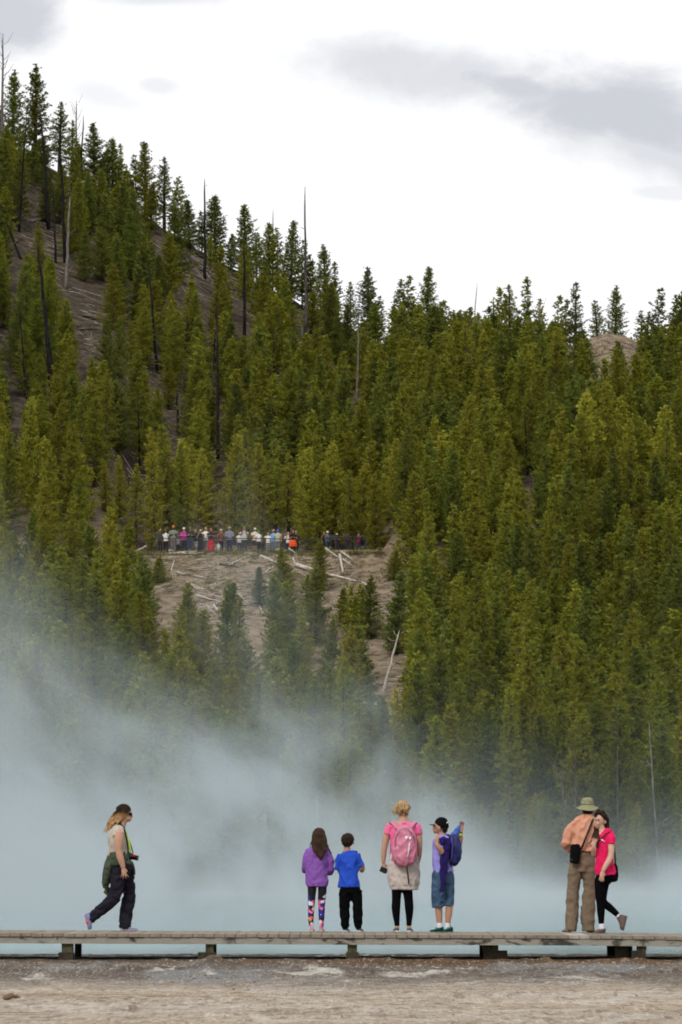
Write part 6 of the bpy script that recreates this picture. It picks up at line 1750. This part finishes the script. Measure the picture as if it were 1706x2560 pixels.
# ------------------------------------------------------------------ dead standing trees, fallen logs, litter
M_grey = mat_bark("grey_snag", srgb(44, 40, 40), srgb(74, 68, 66), srgb(112, 105, 102))
def snag(px0, py0, px1, py1, w, mat, label, branches=0, Y=None, seed=1, fork=False):
    g = random.Random(seed * 7 + 3)
    if Y is None:
        b = hill_hit(px1, py1)
        if b is None: Y = 425.0
        else: Y = b.y
    base = at(px1, py1, Y); base.z = min(base.z, hz(base.x, Y)) if Y < 429 else base.z
    top = at(px0, py0, Y)
    gz = hz(base.x, Y) - 0.4
    if base.z > gz: base = Vector((base.x + (base.x - top.x) * (base.z - gz) / max(top.z - base.z, 1), Y, gz))
    r = w / F * Y * 0.5
    root = empty("dead_tree", (base.x, base.y, base.z), label, "dead tree", "bare dead trunks on the hillside")
    m = MB()
    n = 9
    pts, rad = [], []
    for k in range(n):
        q = k / (n - 1)
        p = base.lerp(top, q) + Vector((g.uniform(-1, 1) * r * 0.35 * (0 < k < n - 1), 0, 0))
        pts.append(p); rad.append(r * (1.15 - 0.75 * q) if k < n - 1 else r * 0.16)
    m.tube(pts, rad, 7)
    m.build("trunk", mat, root)
    H = (top - base).length
    for k in range(branches):
        q = g.uniform(0.55 if fork else 0.2, 0.97)
        p = base.lerp(top, q)
        s = g.choice((-1, 1)); l = g.uniform(0.5, 1.5) * (1.1 - q * 0.4) * (1.5 if fork else 0.8)
        d = Vector((s * g.uniform(0.4, 1), g.uniform(-.4, .4), g.uniform(0.5, 1.3) if fork else g.uniform(-0.3, 0.4))).normalized()
        b = MB(); b.tube([p, p + d * l * 0.5, p + d * l + Vector((0, 0, 0.35 * l))], [r * 0.45 * (1.1 - q), r * 0.3 * (1.1 - q) + 0.012, 0.012], 5)
        b.build("branch", mat, root)
for i, a in enumerate(SNAGS):
    a = a[:5] + ({'char': M_char, 'silver': M_silver, 'grey': M_grey}[a[5]],) + a[6:7]
    snag(*a, branches=3 if a[4] < 9 else 2, seed=i + 1)
snag(8, 83, 6, 330, 8, M_silver, "bare branching dead tree at the top left corner skyline", 13, 427, 31, True)
snag(191, 251, 191, 380, 6, M_silver, "small bare branching dead tree on the left skyline", 9, 427, 32, True)
snag(209, 290, 200, 390, 6, M_char, "dark broken stub beside the small branching dead tree", 0, 426, 33)
snag(683, 524, 682, 620, 5, M_silver, "pale broken top poking from behind skyline pines", 3, 428, 34)
snag(1193, 707, 1178, 830, 4, M_silver, "very thin leaning bare pole on the low skyline", 1, 405, 35)
snag(1234, 741, 1236, 840, 7, M_char, "dark stub on the low skyline left of a tall pine", 0, 404, 36)
snag(1142, 797, 1140, 870, 5, M_char, "short dark stub at the dip of the skyline", 0, 407, 37)
snag(1349, 748, 1340, 996, 7, M_silver, "grey bare trunk with curled top near the knoll", 7, 372, 38, True)
snag(1623, 1800, 1650, 2230, 7, M_silver, "tall pale leaning trunk at the hill foot right of the crimson girl", 8, 187, 39)
snag(1439, 1861, 1439, 2120, 5, M_grey, "slender pale trunk behind the hat of the standing man", 5, 187.5, 40)
snag(1402, 1900, 1424, 2100, 6, M_grey, "leaning pale trunk left of the man in the sun hat", 2, 187.2, 41)
snag(793, 1975, 794, 2160, 9, M_silver, "pale trunk fading in the steam above the purple hoodie", 0, 185, 42)
snag(1543, 1730, 1545, 2010, 4, M_grey, "thin grey trunk in the dark gap above the crimson girl", 2, 187.5, 43)

_h = hill_hit(962, 1728)
snag(999, 1575, 960, 1730, 9, M_log, "long pale leaning trunk in the gap right of and below the overlook", 3, None if _h is None else _h.y, 44)
LOGS = [  # two ends in the picture, thickness, pale or dark
 (652, 1394, 692, 1409, 9, 1), (739, 1420, 891, 1459, 11, 1), (813, 1372, 848, 1396, 7, 1), (850, 1390, 858, 1435, 9, 1), (854, 1386, 882, 1403, 6, 1), (858, 1403, 880, 1416, 6, 1), (664, 1435, 696, 1411, 6, 1), (722, 1372, 745, 1390, 5, 1),
 (733, 1398, 742, 1418, 5, 1), (906, 1461, 928, 1470, 7, 1), (424, 1390, 493, 1383, 5, 1), (456, 1388, 509, 1385, 5, 1), (428, 1431, 437, 1400, 5, 1), (442, 1433, 515, 1449, 6, 1), (575, 1416, 615, 1394, 5, 1), (340, 1382, 367, 1366, 6, 1),
 (470, 1457, 501, 1480, 5, 1), (514, 1530, 517, 1586, 8, 1), (489, 1489, 555, 1509, 6, 1), (535, 1514, 555, 1550, 7, 1), (468, 1458, 555, 1499, 5, 1), (989, 1489, 1024, 1504, 10, 1), (1005, 1565, 1024, 1578, 6, 1),
 (520, 1520, 540, 1540, 5, 1), (500, 1512, 560, 1528, 5, 1), (330, 1412, 300, 1430, 5, 1), (590, 1480, 620, 1510, 4, 1), (550, 1415, 600, 1421, 6, 0), (640, 1500, 660, 1540, 5, 1), (1000, 1520, 1030, 1530, 7, 1), (985, 1545, 1015, 1540, 6, 1),
 (411, 612, 540, 660, 8, 0), (540, 660, 656, 704, 7, 0), (480, 588, 603, 646, 5, 1), (515, 684, 534, 710, 7, 1), (454, 719, 482, 754, 5, 1), (457, 704, 497, 746, 5, 1), (459, 757, 501, 757, 4, 1), (622, 731, 706, 786, 6, 1), (645, 746, 681, 780, 5, 1), (652, 782, 668, 807, 6, 1),
 (809, 786, 848, 819, 6, 1), (870, 800, 951, 838, 6, 1), (746, 863, 767, 851, 6, 1), (754, 822, 758, 853, 6, 1), (73, 557, 115, 548, 8, 1), (365, 611, 396, 653, 7, 1), (69, 508, 111, 542, 4, 0), (208, 793, 287, 814, 7, 0), (203, 826, 245, 826, 5, 0),
 (222, 793, 237, 772, 3, 1), (254, 797, 276, 777, 3, 1), (0, 797, 38, 789, 7, 0), (0, 840, 17, 846, 5, 1), (341, 1140, 394, 1138, 5, 1), (352, 1132, 394, 1115, 4, 1), (31, 902, 54, 893, 6, 1), (138, 905, 143, 960, 6, 1),
 (1423, 880, 1477, 912, 7, 1), (1500, 921, 1580, 966, 8, 1), (1441, 872, 1455, 895, 5, 1), (1252, 1036, 1279, 1054, 5, 1), (1530, 940, 1566, 915, 6, 0), (1383, 1692, 1410, 1768, 8, 1), (1400, 890, 1432, 872, 5, 1), (550, 700, 575, 730, 5, 1), (600, 660, 640, 690, 4, 1), (830, 830, 870, 850, 5, 1)]
def place_word(px, py, Y):
    if Y < 288: return "the bank below the overlook" if px < 960 else "the wooded bank right of the overlook"
    if px > 1150: return "the knoll on the right ridge" if py < 1000 else "the wood under the knoll"
    if py > 1000: return "the gap above the overlook"
    return "the left upper slope" if px < 330 else "the open slope under the skyline" if px < 700 else "the slope under the middle skyline"
made = []
for i, (x0, y0, x1, y1, w, pale) in enumerate(LOGS):
    A, B = hill_hit(x0, y0), hill_hit(x1, y1)
    if A is None and B is None: continue
    if A is None: A = at(x0, y0, B.y)
    if B is None: B = at(x1, y1, A.y)
    if abs(A.y - B.y) > 9:            # one ray passed over an edge: keep the log at the nearer place
        Yc = min(A.y, B.y)
        A, B = at(x0, y0, Yc), at(x1, y1, Yc)
    made.append((x0, y0, x1, y1, w, pale, A, B))
bypl = {}
for q in made: bypl.setdefault((place_word((q[0] + q[2]) / 2, (q[1] + q[3]) / 2, (q[6].y + q[7].y) / 2), q[5]), []).append(q)
for (pl, pale), qs in bypl.items():
    qs.sort(key=lambda q: q[0] + q[2])
    for j, (x0, y0, x1, y1, w, _p, A, B) in enumerate(qs):
        L = (B - A).length; r = w / F * A.y * 0.42
        size = "thick" if w >= 8 else "thin" if w <= 5 else "medium"
        ln = "long" if L > 2.4 else "short"
        o = None
        m = MB()
        g = random.Random(int(x0 * 7 + y0))
        up = Vector((0, 0, r * 0.7))
        n = 6
        m.tube([A.lerp(B, k / (n - 1)) + up + Vector((0, -0.05, g.uniform(-1, 1) * r * 0.5)) for k in range(n)], [r * (1.1 - 0.5 * k / (n - 1)) * g.uniform(0.9, 1.1) for k in range(n)], 7)
        for k in range(g.randint(0, 3)):
            p = A.lerp(B, g.uniform(0.2, 0.9)) + up
            m.tube([p, p + Vector((g.uniform(-.3, .3), g.uniform(-.2, 0), g.uniform(0.15, 0.5))) * (0.6 + 0.3 * L / 3)], [r * 0.35, r * 0.12], 5)
        o = m.build("fallen_log", (M_log if A.y < 290 else M_silver) if pale else M_logd)
        prop(o, "%s %s log on %s, %s from left" % (size, "bleached" if pale else "dark", pl, ordinal(j)), "log", "fallen logs on " + pl)

# boulders on the overlook edge
mrock = fabric("grey_rock", (0.26, 0.235, 0.205), 0.95, 0.3, 6, weave=0.6)
for px, py, w, lab in ((696, 1378, 22, "rounded pale boulder at the overlook edge below the blue-capped visitor"), (427, 1381, 15, "grey boulder at the overlook edge below the orange turban")):
    b = bench(px, 286.6)
    m = MB(); r = w / F * 286 / 2
    m.ball(b + Vector((0, 0, r * 0.35)), (r, r * 0.9, r * 0.62), 14, 10); m.ball(b + Vector((r * 0.5, 0, r * 0.2)), (r * 0.7, r * 0.7, r * 0.5), 12, 8)
    o = link("boulder", remesh(m, 0.06, 2, 0.05, 3, name="boulder"), mrock)
    prop(o, lab, "boulder")

# litter of pale sticks over the bare soil, and tufts of grass on the bank
def litter():
    m = MB(); md = MB(); gr = MB()
    g = random.Random(77)
    n = 0
    spots = [(620, 1440, 280, 75, 420), (760, 1520, 200, 60, 160), (530, 1530, 90, 70, 260), (995, 1530, 60, 90, 160), (970, 1700, 40, 120, 60), (330, 1410, 80, 40, 50), (120, 480, 70, 160, 120), (250, 820, 80, 80, 140), (490, 660, 100, 90, 200), (620, 690, 130, 50, 130), (720, 800, 120, 60, 90), (870, 810, 150, 35, 110), (150, 640, 90, 110, 120), (350, 1080, 60, 110, 40), (1520, 900, 100, 60, 130), (1265, 990, 45, 80, 40), (1250, 1560, 200, 200, 170), (700, 1650, 250, 120, 150), (1500, 1500, 200, 300, 120)]
    for cx, cy, rx, ry, k in spots:
        for _ in range(k):
            an = g.uniform(0, 6.28); q = math.sqrt(g.random())
            p = hill_hit(cx + rx * q * math.cos(an), cy + ry * q * math.sin(an))
            if p is None: continue
            l = g.uniform(0.25, 1.3) * (0.7 + p.y / 600) * (g.uniform(1.0, 2.8) if p.y > 300 else 1.0); a = g.uniform(-0.5, 0.6) if g.random() < .75 else g.uniform(0, 3.14)
            d = Vector((math.cos(a), g.uniform(-.5, .5), 0)); e = p + d * l
            e.z = hz(e.x, e.y) + g.uniform(0.02, 0.25); p.z += 0.03
            mm = m if g.random() < (0.68 if p.y < 290 else 0.45) else md
            r = g.uniform(0.012, 0.030) * (1.5 if g.random() < 0.1 else 1)
            mm.tube([p, p.lerp(e, 0.5) + Vector((0, 0, g.uniform(-.02, .06))), e], [r, r * 0.8, r * 0.4], 4, caps=False)
    o = m.build("pale_sticks", M_log); prop(o, "litter of pale dead sticks scattered over the bare hillside soil", "dead sticks", kind="stuff")
    o = md.build("dark_sticks", M_logd); prop(o, "litter of dark charred sticks scattered over the bare hillside soil", "dead sticks", kind="stuff")
    V, Fc, C = [], [], []
    for _ in range(900):
        if g.random() < 0.7:
            cx, cy = g.uniform(340, 960), g.uniform(1384, 1480) if g.random() < .6 else g.uniform(1380, 1392)
        else: cx, cy = g.choice([(g.uniform(1420, 1600), g.uniform(860, 940)), (g.uniform(420, 950), g.uniform(600, 850))])
        p = hill_hit(cx, cy)
        if p is None: continue
        for k in range(14):
            a = g.uniform(0, 6.28); h = g.uniform(0.10, 0.34); wd = 0.02
            q = p + Vector((g.gauss(0, .12), g.gauss(0, .12), -0.03))
            t_ = q + Vector((math.cos(a) * h * 0.5, math.sin(a) * h * 0.5, h))
            s = Vector((-math.sin(a), math.cos(a), 0)) * wd
            b = len(V); V += [q - s, q + s, t_]; Fc.append((b, b + 1, b + 2))
    me = bpy.data.meshes.new("grass"); me.from_pydata([tuple(v) for v in V], [], Fc); me.update()
    t = NT("dry_grass"); gi = t.n('ShaderNodeNewGeometry')
    o = link("grass", me, t.surf(t.ramp(gi.outputs['Random Per Island'], [(0, (0.06, 0.07, 0.015)), (0.6, (0.12, 0.115, 0.03)), (1, (0.22, 0.18, 0.08))]), 0.9, None, 0.1))
    prop(o, "sparse tufts of olive and dry grass on the bank and knoll", "grass", kind="stuff")
litter()
# ------------------------------------------------------------------ steam over the hot pool
def steam():
    x0, x1, y0, y1, z1 = -24.0, 24.0, 57.0, 172.0, 17.0
    mb = MB().box((x0, y0, -0.02), (x1, y1, z1))
    t = NT("steam")
    tcn = t.n('ShaderNodeTexCoord')
    sp = t.n('ShaderNodeSeparateXYZ'); t.set(sp, 'i0', tcn.outputs['Object'])
    X, Y, Z = sp.outputs
    # slow billows and finer wisps; wisps lean with the breeze
    def cv(sx, sy, sz, lean, lx):
        cb = t.n('ShaderNodeCombineXYZ')
        t.set(cb, 'i0', t.math('ADD', t.math('MULTIPLY', X, sx), t.math('ADD', t.math('MULTIPLY', Z, lean), lx)))
        t.set(cb, 'i1', t.math('MULTIPLY', Y, sy)); t.set(cb, 'i2', t.math('MULTIPLY', Z, sz))
        return cb.outputs[0]
    big = t.noise(cv(0.16, 0.012, 0.15, 0.05, 21.7), 1.0, 3, 0.55, 0.6)
    fine = t.noise(cv(0.60, 0.035, 0.44, 0.10, 1.7), 1.0, 5, 0.60, 0.7)
    # height the steam reaches: most at the far left, least at the right
    top = t.n('ShaderNodeMapRange', dict(interpolation_type='SMOOTHSTEP'))
    t.set(top, 'Value', t.math('DIVIDE', X, Y))
    for k, v in (('From Min', -0.03), ('From Max', 0.062), ('To Min', 9.0), ('To Max', 1.6)): t.set(top, k, v)
    hn = t.math('DIVIDE', t.math('MAXIMUM', Z, 0.0), top.outputs[0])
    n = t.math('ADD', t.math('MULTIPLY', big, 0.55), t.math('MULTIPLY', fine, 0.45))
    # a level that falls with height, broken by the noise
    lev = t.math('SUBTRACT', t.math('ADD', 0.92, t.math('MULTIPLY', t.math('SUBTRACT', n, 0.5), 3.8)), t.math('MULTIPLY', hn, 0.95))
    body = t.smooth(lev, 0.0, 1.0)
    body = t.math('POWER', body, 2.0)
    low = t.math('POWER', 2.718, t.math('DIVIDE', t.math('MULTIPLY', Z, -1.0), t.math('ADD', 0.15, t.math('MULTIPLY', n, 2.0))))
    dens = t.math('ADD', t.math('MULTIPLY', body, 0.025), t.math('MULTIPLY', low, t.math('MULTIPLY', t.smooth(t.math('DIVIDE', X, Y), 0.02, 0.07, 1.0, 0.45), t.math('ADD', 0.004, t.math('MULTIPLY', t.smooth(n, 0.36, 0.64), 0.036)))))
    fade = t.math('MULTIPLY', t.smooth(Y, 57.5, 66.0), t.smooth(Y, 171.0, 150.0))
    fade = t.math('MULTIPLY', fade, t.smooth(Z, 13.5, 8.0))
    fade = t.math('MULTIPLY', fade, t.smooth(t.math('ABSOLUTE', X), 23.5, 17.0))
    dens = t.math('MULTIPLY', dens, fade)
    v = t.n('ShaderNodeVolumePrincipled')
    v.inputs['Color'].default_value = (0.745, 0.880, 0.940, 1)
    v.inputs['Anisotropy'].default_value = 0.0
    t.set(v, 'Density', dens)
    t.t.links.new(v.outputs[0], t.out.inputs['Volume'])
    m = t.m
    try: m.cycles.volume_step_rate = 0.9
    except Exception: pass
    try: m.volume_intersection_method = 'ACCURATE'
    except Exception: pass
    o = mb.build("steam", m, smooth=False)
    prop(o, "pale blue-white steam drifting up from the hot pool behind the boardwalk", "steam", kind="stuff")
steam()
